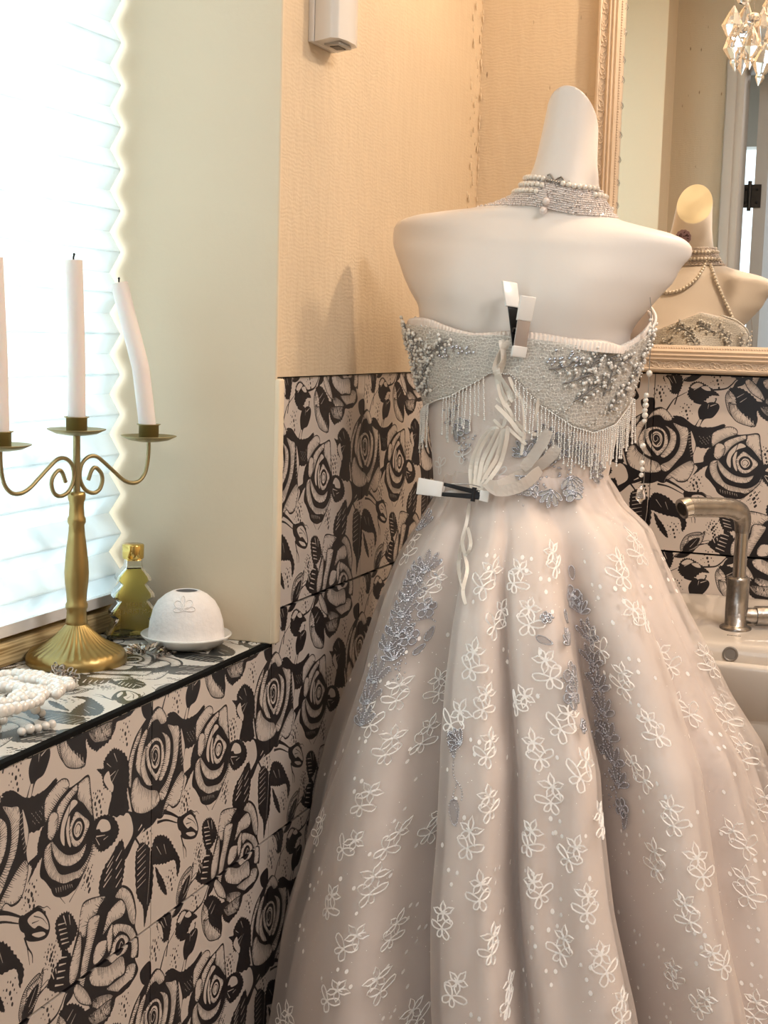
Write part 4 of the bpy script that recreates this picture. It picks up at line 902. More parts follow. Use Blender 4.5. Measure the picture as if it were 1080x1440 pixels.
# keep the band upright where the skin flares out
base = MB().grid(rows, closed=True).build('band', seed_m, collar)
for k in range(13):
    u = k/12
    for j in range(170):
        ph = 2*PI*(j+0.5*(k % 2))/170
        if RG.rand() < 0.04: continue
        p_ = cpt(ph, u, 0.003+0.002*math.sin(PI*u)+0.0006*RG.randn()); sd_.ball(p_, 0.00125+0.0005*RG.rand(), 5, 4)
tag(sd_.build('seed_pearls', seed_m, collar), kind='stuff')
bm1 = loft_ball(0.0052, name='button', mt=seed_m)
for (px, py) in ((768, 283), (764, 296)):
    h = hit(px, py, [bt]); put(bm1, 'pearl_button', h[0]+(CAM-h[0]).normalized()*0.007, collar)
neck = thing('pearl_necklace', 'rows of round pearls looped over the seed pearl choker', 'necklace')
def pearls_along(P, par, mesh, step):
    P = [Vector(p) for p in P]; acc = 0.0; put(mesh, 'pearl', P[0], par); n = 1
    for i in range(len(P)-1):
        sgm = (P[i+1]-P[i]).length; 
        while acc+sgm-0 >= step and sgm > 0:
            f = (step-acc)/sgm; q = P[i]+(P[i+1]-P[i])*f; put(mesh, 'pearl', q, par); n += 1
            P[i] = q; sgm = (P[i+1]-q).length; acc = 0.0
        acc += sgm
    return n
for u, a0, a1, off in ((0.55, -165, -20, 0.0065), (0.82, -160, -16, 0.0060), (1.08, -140, -12, 0.0050), (1.05, 12, 75, 0.006), (0.80, 60, 128, 0.007), (0.35, 100, 188, 0.008), (0.75, 125, 200, 0.008)):
    pearls_along([cpt(math.radians(d), u, off) for d in np.linspace(a0, a1, 40)], neck, PM, 0.0072)
mb = MB(); mb.tube([cpt(math.radians(d), 1.2+0.1*math.sin(d), 0.002) for d in np.linspace(-16, 22, 9)], 0.0011, 6)
for d in np.linspace(-14, 8, 7): mb.ball(cpt(math.radians(d), 1.05, 0.005), 0.0022, 6, 4)
tag(mb.build('clasp_chain', mat('dark_silver', (0.33, 0.30, 0.27), 0.3, metal=0.9), neck), 'dark metal clasp')
# loops on the chest, seen in the mirror
def chest(x, z, off=0.004):
    q = bt.ray_cast(Vector((x, 2.25, z)), Vector((0, -1, 0))); return (q[0] if q[0] else Vector((x, 1.9, z)))+Vector((0, off, 0))
pearls_along([chest(x, z) for x, z in [(p.x, p.y) for p in catmull([(0.335,1.51,0),(0.33,1.49,0),(0.318,1.47,0),(0.295,1.452,0),(0.27,1.446,0),(0.245,1.452,0),(0.225,1.475,0),(0.22,1.505,0)], 6)]], neck, PM, 0.0072)
strap = thing('pearl_strap', 'single pearl strand from the choker down to the bodice edge, seen in the mirror', 'necklace')
pearls_along([chest(p.x, p.y) for p in catmull([(0.345,1.503,0),(0.36,1.47,0),(0.375,1.44,0),(0.392,1.405,0),(0.397,1.39,0)], 6)], strap, PM, 0.0072)
# long drop chain hanging at the right armhole
drop = thing('pearl_drop_chain', 'thin hanging chain of pearls with a crystal drop beside the right of the bodice', 'bead chain')
P = [at(x, y, 1, 1.80) for x, y in [(914,418),(916,440),(917,470),(914,500),(913,520),(912,545),(909,570),(908,600),(905,640),(906,662),(905,680),(902,694)]]
mb = MB(); mb.tube(catmull(P, 3), 0.0006, 5); mb.build('thread', MATS['dark_silver'], drop)
for (x, y, r) in [(913,525,1.5),(909,556,1.3),(908,563,1.3),(908,570,1.5),(907,577,1.3),(907,584,1.5),(906,592,1.2),(904,627,1.5),(903,651,1.4),(903,660,1.3),(902,668,1.2),(915,450,.9),(915,460,.9),(914,470,.9),(913,480,.9),(914,490,.9)]:
    put(PM, 'pearl', at(x, y, 1, 1.80), drop, scale=r*0.75)
cry = mat('crystal', (1, 1, 1), 0.02, trans=1.0, ior=1.55, coat=0.3)
mb = MB(); c = at(901, 694, 1, 1.80); mb.lathe([(0.0005, -0.013), (0.007, -0.006), (0.005, 0.004), (0.001, 0.011)], c, 7); o = mb.build('crystal_drop', cry, drop)
# fine beaded edge rising behind the right shoulder, the gown's armhole trimming
mb = MB()
for i in range(34):
    t = i/33; mb.ball(bod(ztop(math.radians(84+50*t))+0.002, math.radians(84+50*t), 0.004), 0.0022, 6, 4)
tag(mb.build('neckline_beads', bead_m, dress), kind='stuff')

# ================================================================== wall mirror
frame_m = mat('antique_cream_frame', (0.74, 0.60, 0.46), 0.4, bump=(90, 0.35, 0.002), vary=0.08, vscale=12)
mir = thing('wall_mirror', 'large mirror in a carved cream frame hanging above the basin', 'mirror')
mx0, mx1, mz0, mz1, mW = 0.2115, 1.25, 1.2975, 2.15, 0.0445; YF = YB-0.0025
glassm = mat('mirror_glass', (0.93, 0.94, 0.92), 0.005, metal=1.0)
MB().box((mx0+mW-0.006, YF-0.012, mz0+mW-0.006), (mx1-mW+0.006, YF-0.008, mz1-mW+0.006)).build('glass', glassm, mir)
MB().box((mx0+0.004, YF-0.008, mz0+0.004), (mx1-0.004, YF, mz1-0.004)).build('back_board', wood, mir)
prof = [(0,0),(0,.020),(.0015,.0225),(.0045,.0235),(.007,.0215),(.016,.0205),(.0185,.0235),(.021,.0265),(.0235,.0235),(.025,.0240),(.0275,.0275),(.030,.0240),(.0315,.0245),(.034,.0270),(.0365,.0225),(.038,.0205),(.0425,.0185),(.0445,.0150),(.0445,.007),(0,.006)]
def rail(p, q, inw):   # mitred moulding from p to q, inw = inward direction
    d = (q-p).normalized(); mb = MB(); A = []; B = []
    for (u, v) in prof:
        A.append(p+inw*u+d*u+Vector((0, -v, 0))); B.append(q+inw*u-d*u+Vector((0, -v, 0)))
    mb.grid([A, B], smooth=False); return mb.build('frame_rail', frame_m, mir)
c = [Vector((mx0, YF, mz0)), Vector((mx1, YF, mz0)), Vector((mx1, YF, mz1)), Vector((mx0, YF, mz1))]
X, Z = Vector((1,0,0)), Vector((0,0,1))
rail(c[0], c[1], Z); rail(c[1], c[2], -X); rail(c[2], c[3], -Z); rail(c[3], c[0], X)
# carved scroll, one part per repeat, and the rows of little beads
def scroll_mesh():
    mb = MB(); P = []
    for i in range(26):
        t = i/25; a = 0.4+t*4.7; r = 0.0052*(1-0.80*t); P.append((0.004+r*math.cos(a), 0, r*math.sin(a)+0.001))
    mb.tube([(p[0], 0, p[2]) for p in P][::-1], lambda t: 0.0007+0.0009*t, 5)
    mb.tube(catmull([(0.0088, 0, 0.003), (0.011, 0, 0.0045), (0.0155, 0, 0.002), (0.019, 0, -0.003), (0.024, 0, -0.0045)], 5), lambda t: 0.0016*(1-t)+0.0004, 5)
    mb.tube(catmull([(0.007, 0, -0.001), (0.011, 0, -0.004), (0.016, 0, -0.0045), (0.019, 0, -0.001)], 5), lambda t: 0.0012*(1-t)+0.0004, 5)
    mb.tube(catmull([(0.012, 0, 0.001), (0.015, 0, 0.0045), (0.020, 0, 0.0048), (0.023, 0, 0.002)], 5), lambda t: 0.0011*(1-t)+0.0004, 5)
    for q in ((0.017, 0.0005), (0.0025, -0.0035), (-0.001, 0.004)): mb.ball((q[0], 0, q[1]), 0.0012, 5, 4, (1.6, 0.8, 1))
    return mb
o = scroll_mesh().build('scroll', frame_m); SM = o.data; bpy.data.objects.remove(o)
def scrolls(p, d, inw, n, L):
    rot = 0.0
    for i in range(n):
        o = put(SM, 'scroll_carving', (0, 0, 0), mir); s = L/n/0.0245
        fl = -1 if i % 2 else 1
        mtx = Matrix((( d.x*s, 0, inw.x*fl), (0, 1, 0), (d.z*s, 0, inw.z*fl))).to_4x4(); mtx.translation = p+d*(i*L/n)+inw*0.0115+Vector((0, -0.0218, 0)); o.matrix_world = mtx
scrolls(c[0]+X*0.008, X, Z, 40, mx1-mx0-0.016); scrolls(c[0]+Z*0.008, Z, X, 32, mz1-mz0-0.016)
mb = MB()
for i in range(int((mx1-mx0-2*mW)/0.0042)): mb.ball((mx0+mW-0.004+i*0.0042, YF-0.0205, mz0+0.0400), 0.0015, 5, 4)
for i in range(int((mz1-mz0-2*mW)/0.0042)): mb.ball((mx0+0.0400, YF-0.0205, mz0+mW-0.004+i*0.0042), 0.0015, 5, 4)
tag(mb.build('bead_row', frame_m, mir), kind='stuff')
mb = MB()
for i in range(20):   # loose silver spangles stuck along the inner edge
    zz = mz0+mW+0.02+i*0.04+0.01*RG.rand(); mb.tube([(mx0+mW-0.0005, YF-0.0175, zz), (mx0+mW+0.002, YF-0.016, zz+0.004), (mx0+mW-0.0002, YF-0.0172, zz+0.010)], 0.0005, 5)
tag(mb.build('spangles', MATS['chandelier_metal'] if 'chandelier_metal' in MATS else MATS['dark_silver'], mir), kind='stuff')

# ================================================================== white dispenser on the left wall
dsp = thing('dispenser', 'glossy white wall dispenser with a dark slot in its underside', 'dispenser')
mb = MB(); zb_, y1_, y2_ = 1.7065, 1.658, 1.733
mb.box((0.004, y1_, zb_), (0.012, y2_, 1.96)); bevel(mb.build('back_plate', white_pl, dsp), 0.0012)
mb = MB(); pr = [(0.0125, y1_+.0005), (0.034, y1_+.001), (0.043, y1_+0.006), (0.0475, y1_+0.025), (0.0475, y1_+0.05), (0.043, y2_-.006), (0.034, y2_-.001), (0.0125, y2_-.0005)]
mb.grid([[(x, y, z+(0.004 if z < 1.8 and x > .03 else 0)) for x, y in pr] for z in (zb_, 1.96)], closed=True, smooth=False); mb.cap([(x, y, zb_+(0.004 if x > .03 else 0)) for x, y in pr], True); mb.cap([(x, y, 1.96) for x, y in pr])
bevel(mb.build('cover', white_pl, dsp), 0.0015, 3, 25)
mb = MB(); mb.box((0.018, y1_+0.018, zb_-0.0012), (0.040, y2_-0.018, zb_+0.003)); bevel(mb.build('outlet_rim', mat('grey_plastic', (0.45, 0.43, 0.40), 0.4), dsp), 0.001)
MB().box((0.023, y1_+0.026, zb_-0.0020), (0.035, y2_-0.026, zb_+0.002)).build('outlet_slot', mat('dark_slot', (0.015, 0.012, 0.02), 0.4), dsp)

# ================================================================== chandelier
brass_w = mat('chandelier_metal', (0.55, 0.48, 0.42), 0.25, metal=1.0)
ch = thing('crystal_chandelier', 'small chandelier with clear crystal drops lit by a warm bulb', 'chandelier')
HX, HY = 0.78, 2.03
mb = MB().tube([(HX, HY, 2.26), (HX, HY, 2.49)], 0.006, 10).lathe([(0.045, 2.475), (0.05, 2.49), (0.05, 2.499)], (HX, HY, 0), 24); mb.build('rod', brass_w, ch)
mb = MB(); RR = 0.25
mb.tube([(HX+RR*math.cos(a), HY+RR*math.sin(a), 1.885) for a in np.linspace(0, 2*PI, 49)], 0.003, 6, caps=False)
mb.tube([(HX+0.09*math.cos(a), HY+0.09*math.sin(a), 2.095) for a in np.linspace(0, 2*PI, 33)], 0.003, 6, caps=False); mb.build('hoop', brass_w, ch)
for k in range(6):
    a = k*PI/3+0.3; mb = MB().tube(catmull([(HX, HY, 2.265), (HX+0.09*math.cos(a), HY+0.09*math.sin(a), 2.10), (HX+RR*math.cos(a), HY+RR*math.sin(a), 1.888)], 6), 0.0022, 6); mb.build('arm', brass_w, ch)
mb = MB().lathe([(0.012, 2.23), (0.014, 2.245), (0.012, 2.27)], (HX, HY, 0), 16); mb.build('lamp_holder', brass_w, ch)
MB().lathe([(0.0003, 2.182), (0.012, 2.19), (0.016, 2.205), (0.013, 2.222), (0.009, 2.232)], (HX, HY, 0), 16).build('bulb', mat('warm_bulb', (1, 0.85, 0.6), 0.5, emis=((1.0, 0.72, 0.42), 18.0)), ch)
pl = bpy.data.lights.new('bulb_light', 'POINT'); pl.energy = 20.0; pl.color = (1.0, 0.76, 0.54); pl.shadow_soft_size = 0.018
plo = bpy.data.objects.new('bulb_light', pl); plo.location = (HX, HY+0.02, 2.150); COL.objects.link(plo)
def crystal_mesh(kind):
    mb = MB()
    if kind == 0: pr = [(0.0008, 0), (0.0050, -0.010), (0.0105, -0.026), (0.0085, -0.031), (0.0058, -0.038), (0.0040, -0.041), (0.0046, -0.045), (0.0005, -0.055)]
    elif kind == 1: pr = [(0.0005, 0), (0.005, -0.010), (0.0062, -0.018), (0.005, -0.027), (0.0005, -0.036)]
    else: pr = [(0.0005, 0.0065), (0.0055, 0.0045), (0.0072, 0), (0.0055, -0.0045), (0.0005, -0.0065)]
    rows = []
    for r, z in pr: rows.append([(r*math.cos(2*PI*j/8)*1.35, r*math.sin(2*PI*j/8)*0.85, z) for j in range(8)])
    mb.grid(rows, closed=True, smooth=False); mb.cap(rows[0], True); mb.cap(rows[-1])
    o = mb.build('crystal', cry); me = o.data; bpy.data.objects.remove(o); return me
CM = [crystal_mesh(k) for k in range(3)]
nC = 22
for k in range(nC):
    a = 2*PI*k/nC; x, y = HX+RR*math.cos(a), HY+RR*math.sin(a); z = 1.880
    if abs(((math.degrees(a)-200+180) % 360)-180) < 0: continue
    nb = 1+(k % 3)
    mb = MB().tube([(x, y, z+0.003), (x, y, z-0.016*nb-0.003)], 0.0004, 4)
    for q in range(nb): put(CM[2], 'crystal_bead', (x, y, z-0.010-0.0155*q), ch, (0, 0, a+q))
    zz = z-0.0155*nb-0.006; put(CM[0], 'crystal_drop', (x, y, zz), ch, (0.05*RG.randn(), 0.05*RG.randn(), a+0.4))
    if k % 2: put(CM[1], 'crystal_drop', (x, y, zz-0.056), ch, (0, 0, a)); mb.tube([(x, y, zz-0.052), (x, y, zz-0.06)], 0.0004, 4)
    # link ring
    mb.tube([(x+0.005*math.cos(t)*math.sin(a), y-0.005*math.cos(t)*math.cos(a), z-0.002+0.005*math.sin(t)) for t in np.linspace(0, 2*PI, 13)], 0.0006, 4, caps=False)
    mb.build('link', brass_w, ch)
# nearest group of drops, dipping lowest towards the dress form
for (px, py, dy, kd) in [(1046,0,1.93,2),(1033,8,1.90,0),(1032,26,1.90,2),(1031,38,1.90,0),(1052,4,1.92,0),(1060,24,1.92,2),(1058,36,1.92,0),(1047,66,1.915,1),(1044,40,1.91,2),(1074,10,1.94,0),(1078,60,1.94,0),(1026,82,1.90,1)]:
    if (px, py) == (1026, 82): continue
    p_ = at(px, py, 1, dy); put(CM[kd], 'crystal_drop' if kd < 2 else 'crystal_bead', p_, ch, (0.06*RG.randn(), 0.06*RG.randn(), 0.36+0.2*RG.randn()))
mb = MB()
for (px, dy) in ((1032, 1.90), (1059, 1.92), (1047, 1.915), (1076, 1.94)):
    p_ = at(px, 40, 1, dy); q = Vector((p_.x, p_.y, 1.888)); mb.tube([p_, q], 0.0004, 4); aa = math.atan2(q.y-HY, q.x-HX); mb.tube([q, (HX+RR*math.cos(aa), HY+RR*math.sin(aa), 1.885)], 0.0014, 5)
mb.build('hanging_wire', brass_w, ch)

# ================================================================== wash basin and tap
cer = mat('basin_ceramic', (0.72, 0.66, 0.59), 0.12, coat=0.5)
sink = thing('wash_basin', 'cream ceramic wash basin against the rose-tiled wall', 'sink')
SX0, SX1, SY0, SY1 = 0.325, 1.02, 1.945, YB-0.001; ZD = 0.905
def rr_(cx_, cy_, hx, hy, n=64, e=4.0):
    return [(cx_+hx*math.copysign(abs(math.cos(t))**(2/e), math.cos(t)), cy_+hy*math.copysign(abs(math.sin(t))**(2/e), math.sin(t))) for t in np.linspace(0, 2*PI, n, endpoint=False)]
cxs, cys = (SX0+SX1)/2, (SY0+SY1)/2
mb = MB(); rows = []
oc = rr_(cxs, cys, (SX1-SX0)/2, (SY1-SY0)/2, e=9); bx, by = cxs+0.0, 2.030
for (sc_, z) in ((0.80, 0.74), (0.93, 0.80), (0.985, 0.86), (1.0, 0.895)): rows.append([(cxs+(x-cxs)*sc_, SY1-(SY1-y)*sc_, z) for x, y in oc])
rows.append([(x*0.997+cxs*0.003, min(y, SY1-0.001), ZD+0.001+0.022*max(0, (y-2.33)/0.06)) for x, y in oc])
mid = rr_(cxs, cys-0.0, (SX1-SX0)/2-0.012, (SY1-SY0)/2-0.012, e=8); rows.append([(x, y, ZD+0.004+0.018*max(0, (y-2.30)/0.09)**1.3) for x, y in mid])
bh = rr_(bx, by, 0.30, 0.070, e=3.2)
for k, (sx, sy, z, dy) in enumerate(((1.04, 1.18, ZD+0.001, 0), (1.0, 1.05, ZD-0.004, 0), (0.985, 0.99, ZD-0.02, 0), (0.96, 0.93, ZD-0.075, 0), (0.94, 0.88, ZD-0.085, 0), (0.90, 0.84, ZD-0.088, -0.004), (0.86, 0.78, ZD-0.12, -0.008), (0.5, 0.5, ZD-0.145, -0.01), (0.05, 0.05, ZD-0.15, -0.01))):
    rows.append([(bx+(x-bx)*sx, by+(y-by)*sy+dy, z) for x, y in bh])
mb.grid(rows, closed=True); mb.cap(rows[-1]); so = mb.build('basin', cer, sink)
sm = so.modifiers.new('s', 'SUBSURF'); sm.levels = 1; sm.render_levels = 2
mb = MB(); pb = [(0.10, 0.0), (0.10, 0.02), (0.075, 0.08), (0.07, 0.5), (0.11, 0.745)]; mb.lathe(pb, (cxs, 2.16, 0), 32); mb.build('pedestal', cer, sink)
bpy.context.view_layer.update(); BT_K = BVHTree.FromObject(so, bpy.context.evaluated_depsgraph_get())
chrome = mat('worn_chrome', (0.36, 0.335, 0.31), 0.27, metal=0.9, bump=(60, 0.8, 0.002), vary=0.5, vscale=55)
chrome_n = mat('clean_chrome', (0.62, 0.60, 0.58), 0.06, metal=1.0)
h = BT_K.ray_cast(CAM, ray(1027, 920).normalized())
if h[0]:
    n = h[1] if h[1].dot(CAM-h[0]) > 0 else -h[1]; a = n.orthogonal().normalized(); b = n.cross(a); mb = MB()
    ring = lambda r, o: [h[0]+n*o+(a*math.cos(t)+b*math.sin(t))*r for t in np.linspace(0, 2*PI, 24, endpoint=False)]
    mb.grid([ring(0.0115, -0.001), ring(0.0115, 0.002), ring(0.0095, 0.0028), ring(0.008, 0.0012)], closed=True); mb.cap(ring(0.008, 0.0012)); mb.build('overflow_plug', mat('overflow_grey', (0.24, 0.22, 0.20), 0.4, metal=0.4), sink)
h = BT_K.ray_cast(CAM, ray(1032, 894).normalized())
if h[0]:
    mb = MB()
    for i, (dx, wd_) in enumerate([(-8, 2.2), (-5.2, 1.6), (-2.6, 2.2), (0.5, 1.4), (3, 2.2), (6, 1.5), (8.5, 2)]):
        mb.box((h[0].x+dx*0.0011-wd_*0.0004, h[0].y-0.0016, h[0].z-0.0002), (h[0].x+dx*0.0011+wd_*0.0004, h[0].y+0.0016, h[0].z+0.0006))
    mb.build('maker_mark', black, sink)
tap = thing('tap', 'tall chrome tap with angled spout and limescale on the basin', 'tap')
TX, TY = 0.511, 2.185
zt = 0.9085
def tz(py): return at(1040, py, 1, TY).z
mb = MB().lathe([(0.0245, 0), (0.0245, 0.004), (0.020, 0.0065), (0.0172, 0.008), (0.0172, tz(822)-zt), (0.0176, tz(816)-zt), (0.0176, tz(812)-zt), (0.0125, tz(811)-zt)], (TX, TY, zt), 32); mb.build('body', chrome, tap)
zc_ = tz(722)
mb = MB().tube([(TX+0.001, TY, tz(815)), (TX+0.001, TY, zc_-0.02)], 0.0102, 20); mb.build('pipe', chrome_n, tap)
e_ = Vector((0.436, 2.115, tz(722)+0.012)); s_ = Vector((TX+0.001, TY, zc_-0.03))
P = catmull([s_, s_+Vector((0, 0, 0.018)), Vector((TX-0.004, TY-0.004, zc_+0.002)), Vector((TX-0.018, TY-0.017, zc_+0.009)), Vector((TX-0.045, TY-0.042, zc_+0.011)), e_], 6)
mb = MB().tube(P, lambda t: 0.0108+0.0045*min(1, t*2.5), 20); mb.build('spout', chrome, tap)
dirv = (P[-1]-P[-2]).normalized()
dn = (dirv*0.85+Vector((0, 0, -0.35))).normalized()
mb = MB().tube([e_-dirv*0.004, e_+dn*0.004, e_+dn*0.008], 0.0158, 20); mb.build('aerator', chrome_n, tap)
MB().tube([e_+dn*0.007, e_+dn*0.0085], 0.0108, 16).build('aerator_mesh', mat('dark_mesh', (0.05, 0.045, 0.04), 0.5, metal=0.5), tap)
hd = _R*0.95+Vector((0.1, 0.1, 0)); hd.z = 0; hd.normalize(); h0 = Vector((TX, TY, tz(866)))
mb = MB().tube([h0+hd*0.010, h0+hd*0.030], 0.0125, 20); mb.tube([h0+hd*0.030, h0+hd*0.033, h0+hd*0.075], lambda t: 0.0155, 20); mb.build('handle', chrome, tap)

# ================================================================== candelabrum with three candles
brass = mat('antique_brass', (0.42, 0.31, 0.125), 0.36, metal=1.0, bump=(35, 0.1, 0.001), vary=0.12, vscale=25)
brass_d = mat('dull_brass', (0.36, 0.30, 0.16), 0.45, metal=1.0, vary=0.15, vscale=30)
AX, AY = -0.159, 1.39
cnd = thing('candelabrum', 'three-armed brass candelabrum with fluted base on the window sill', 'candelabrum'); 
zp = lambda py: ZS+(925-py)/1171
prof_ = [(0.0585,0),(0.0590,0.003),(0.0588,0.008),(0.0560,0.0125),(0.0530,0.0145),(0.0490,0.0165),(0.0420,0.0195),(0.0340,0.0235),(0.0270,0.029),(0.0210,0.035),(0.0165,0.040),(0.0138,0.0435),(0.0125,0.0455)]
MB().lathe(prof_, (AX, AY, ZS), 144, (0.0125, 0.0450, 36, 0.075)).build('base', brass, cnd)
MB().lathe([(0.0125,0.0455),(0.0130,0.047),(0.0125,0.050),(0.0118,0.056),(0.0116,0.062),(0.0130,0.0655),(0.0130,0.069),(0.0115,0.072),(0.0120,0.082),(0.0136,0.095),(0.0142,0.107),(0.0135,0.120),(0.0115,0.138),(0.0097,0.152),(0.0090,0.163),(0.0106,0.1665),(0.0106,0.1705),(0.0090,0.174),(0.0084,0.185),(0.0086,0.190),(0.0100,0.1935),(0.0104,0.198),(0.0100,0.2015),(0.004,0.2025)], (AX, AY, ZS), 40).build('stem', brass, cnd)
MB().tube([(AX, AY, ZS+0.200), (AX, AY, ZS+0.270)], 0.0042, 12).build('upper_rod', brass_d, cnd)
def dish(x, y, z):
    mb = MB().lathe([(0.002,-0.0035),(0.012,-0.0030),(0.024,-0.0010),(0.0335,0.0035),(0.0338,0.0044),(0.024,0.0008),(0.010,-0.0006),(0.002,-0.0006)], (x, y, z), 40); d_ = mb.build('drip_dish', brass_d, cnd)
    mb = MB().lathe([(0.0020,-0.0006),(0.0120,-0.0004),(0.0122,0.017),(0.0145,0.0178),(0.0145,0.0186),(0.0115,0.0186),(0.0112,0.006),(0.002,0.005)], (x, y, z), 32); mb.build('candle_cup', brass_d, cnd)
dish(AX, AY, ZS+0.271)
for sg, (ex, ey, ez) in ((1, (0.037, 0.100, 0)), (-1, (-0.020, -0.118, 0))):
    L = math.hypot(ex, ey); ux, uy = ex/L, ey/L
    loc = lambda u, z: (AX+ux*u, AY+uy*u, ZS+z)
    Q = [(0.0165,0.2145),(0.0215,0.226),(0.027,0.229),(0.035,0.222),(0.037,0.213),(0.033,0.203),(0.024,0.199),(0.013,0.203),(0.006,0.213),(0.0045,0.224),(0.008,0.235),(0.017,0.242),(0.028,0.242),(0.040,0.234),(0.055,0.222),(0.068,0.212),(0.080,0.2075),(0.092,0.209),(0.101,0.218),(0.105,0.231),(0.1066,0.245),(0.1066,0.256)]
    k_ = L/0.1066
    mb = MB().tube(catmull([loc((0.003+(u-0.003)*k_), z) for u, z in Q], 5), 0.00245, 8); mb.build('arm', brass_d, cnd)
    dish(AX+ex, AY+ey, ZS+0.2595)
wax = mat('ivory_wax', (0.86, 0.80, 0.77), 0.45, sss=0.15, bump=(60, 0.1, 0.001)); wick_m = mat('burnt_wick', (0.015, 0.012, 0.01), 0.8)
def candle(label, P, r):
    t = thing('candle', label, 'candle', None); Q = catmull(P, 6)
    mb = MB().tube(Q, r, 24); tp = Q[-1]; mb.build('wax', wax, t)
    d_ = (Q[-1]-Q[-2]).normalized(); mb = MB().tube([tp-d_*0.002, tp+d_*0.003, tp+d_*0.006+Vector((0.001, 0, 0))], 0.0010, 6); mb.ball(tp+d_*0.0065+Vector((0.001, 0, 0)), 0.0016, 6, 5); mb.build('wick', wick_m, t); return t
zc0 = ZS+0.271
candle('straight white taper candle in the middle cup of the candelabrum', [(AX, AY, zc0+0.0055), (AX-0.0005, AY, zc0+0.09), (AX-0.0035, AY-0.001, zc0+0.197)], 0.0102)
rx, ry, rz = AX+0.037, AY+0.100, ZS+0.2595
cl = [Vector((rx, ry, rz+0.0055))]+[at(x, y, 1, ry) for x, y in ((202.5, 556), (198.6, 524), (197.4, 516), (189.5, 484), (180.5, 450), (168, 399))]
candle('bent white taper candle leaning left in the right-hand cup', cl, 0.0104)
lx, ly, rz = AX-0.020, AY-0.118, ZS+0.2585
candle('white taper candle at the left edge of the picture, in the cup nearest the pearls', [(lx, ly, rz+0.0055), (lx-0.002, ly, rz+0.1), (lx-0.007, ly, rz+0.205)], 0.0102)

# ================================================================== fir-tree bottle
btl = thing('perfume_bottle', 'tree-shaped glass bottle of yellow liquid with a gold cap behind the dome', 'bottle')
BX, BY = -0.168, 1.532
glass_y = mat('bottle_glass', (0.90, 0.90, 0.80), 0.03, trans=1.0, ior=1.35)
liq = mat('yellow_liquid', (0.95, 0.84, 0.30), 0.05, trans=1.0, ior=1.33)
gold = mat('gold_cap', (0.75, 0.55, 0.18), 0.14, metal=1.0)
tree = [(0.0305,0.0),(0.033,0.006),(0.030,0.012),(0.0225,0.026),(0.0300,0.031),(0.0290,0.036),(0.0190,0.049),(0.0265,0.054),(0.0255,0.059),(0.0160,0.071),(0.0220,0.076),(0.0205,0.081),(0.0110,0.092),(0.0100,0.097),(0.0100,0.103)]
bang = math.radians(38); ca, sa = math.cos(bang), math.sin(bang)
def prism(profile, dep, s):
    mb = MB(); A = [(x*s, z) for x, z in profile]+[(-x*s, z) for x, z in profile[::-1]]
    def w3(x, y, z): return (BX+x*ca-y*sa, BY+x*sa+y*ca, ZS+z+0.0005)
    rows = [[w3(x*q, y, (z-0.05)*(1-(1-q)*0.3)+0.05) for x, z in A] for y, q in ((-dep, 0.90), (-dep*0.8, 1.0), (dep*0.8, 1.0), (dep, 0.90))]
    mb.grid(rows, closed=True, smooth=False); mb.cap(rows[0]); mb.cap(rows[-1], True); return mb
prism(tree, 0.014, 1.0).build('glass_body', glass_y, btl)
prism([(x, max(z, 0.004)) for x, z in tree if z < 0.094], 0.0115, 0.90).build('liquid', liq, btl)
MB().lathe([(0.0128, 0.1030), (0.0138, 0.1045), (0.0140, 0.120), (0.0132, 0.1215), (0.001, 0.1216)], (BX, BY, ZS), 32).build('cap', gold, btl)
def text(body, size, mtx, m_, par):
    cu = bpy.data.curves.new('lettering', 'FONT'); cu.body = body; cu.size = size; cu.extrude = 0.0002; cu.align_x = 'CENTER'; o = bpy.data.objects.new('lettering', cu); COL.objects.link(o)
    bpy.context.view_layer.update(); me = bpy.data.meshes.new_from_object(o.evaluated_get(bpy.context.evaluated_depsgraph_get())); bpy.data.objects.remove(o)
    me.transform(mtx); me.materials.clear(); me.materials.append(m_); o2 = bpy.data.objects.new('lettering', me); COL.objects.link(o2); o2.parent = par; return o2
tm = Matrix(((ca, 0, sa, BX+0.003*ca+0.0148*sa), (sa, 0, -ca, BY+0.003*sa-0.0148*ca), (0, 1, 0, ZS+0.043), (0, 0, 0, 1)))
text('MERRY\nCHRISTMAS', 0.0088, tm, mat('gold_ink', (0.25, 0.17, 0.03), 0.4), btl)

# ================================================================== white dome light on its saucer
dome = thing('tealight_dome', 'white embossed porcelain dome tealight holder on a round saucer', 'tealight holder')
por = mat('matt_porcelain', (0.86, 0.82, 0.80), 0.75, bump=(120, 0.7, 0.002)); porg = mat('glazed_porcelain', (0.86, 0.84, 0.80), 0.2, coat=0.5)
DX, DY = -0.084, 1.520
MB().lathe([(0.030,0.0),(0.036,0.001),(0.047,0.006),(0.0555,0.0145),(0.0568,0.0165),(0.0555,0.0175),(0.046,0.011),(0.034,0.0065),(0.002,0.0065)], (DX, DY, ZS+0.0006), 64).build('saucer', porg, dome)
dp = [(0.0475,0.010),(0.0472,0.020),(0.0455,0.033),(0.0415,0.047),(0.0350,0.058),(0.0265,0.066),(0.0180,0.0705),(0.0142,0.0715),(0.0136,0.0705)]
rows = []
for k, (r, z) in enumerate(dp):
    rows.append([(DX+r*(1+(0.012*RG.randn() if 0 < k < 6 else 0))*math.cos(2*PI*j/72), DY+r*(1+0.0)*math.sin(2*PI*j/72), ZS+z) for j in range(72)])
do = MB().grid(rows, closed=True).build('dome', por, dome)
DB = BVHTree.FromObject(do, bpy.context.evaluated_depsgraph_get())
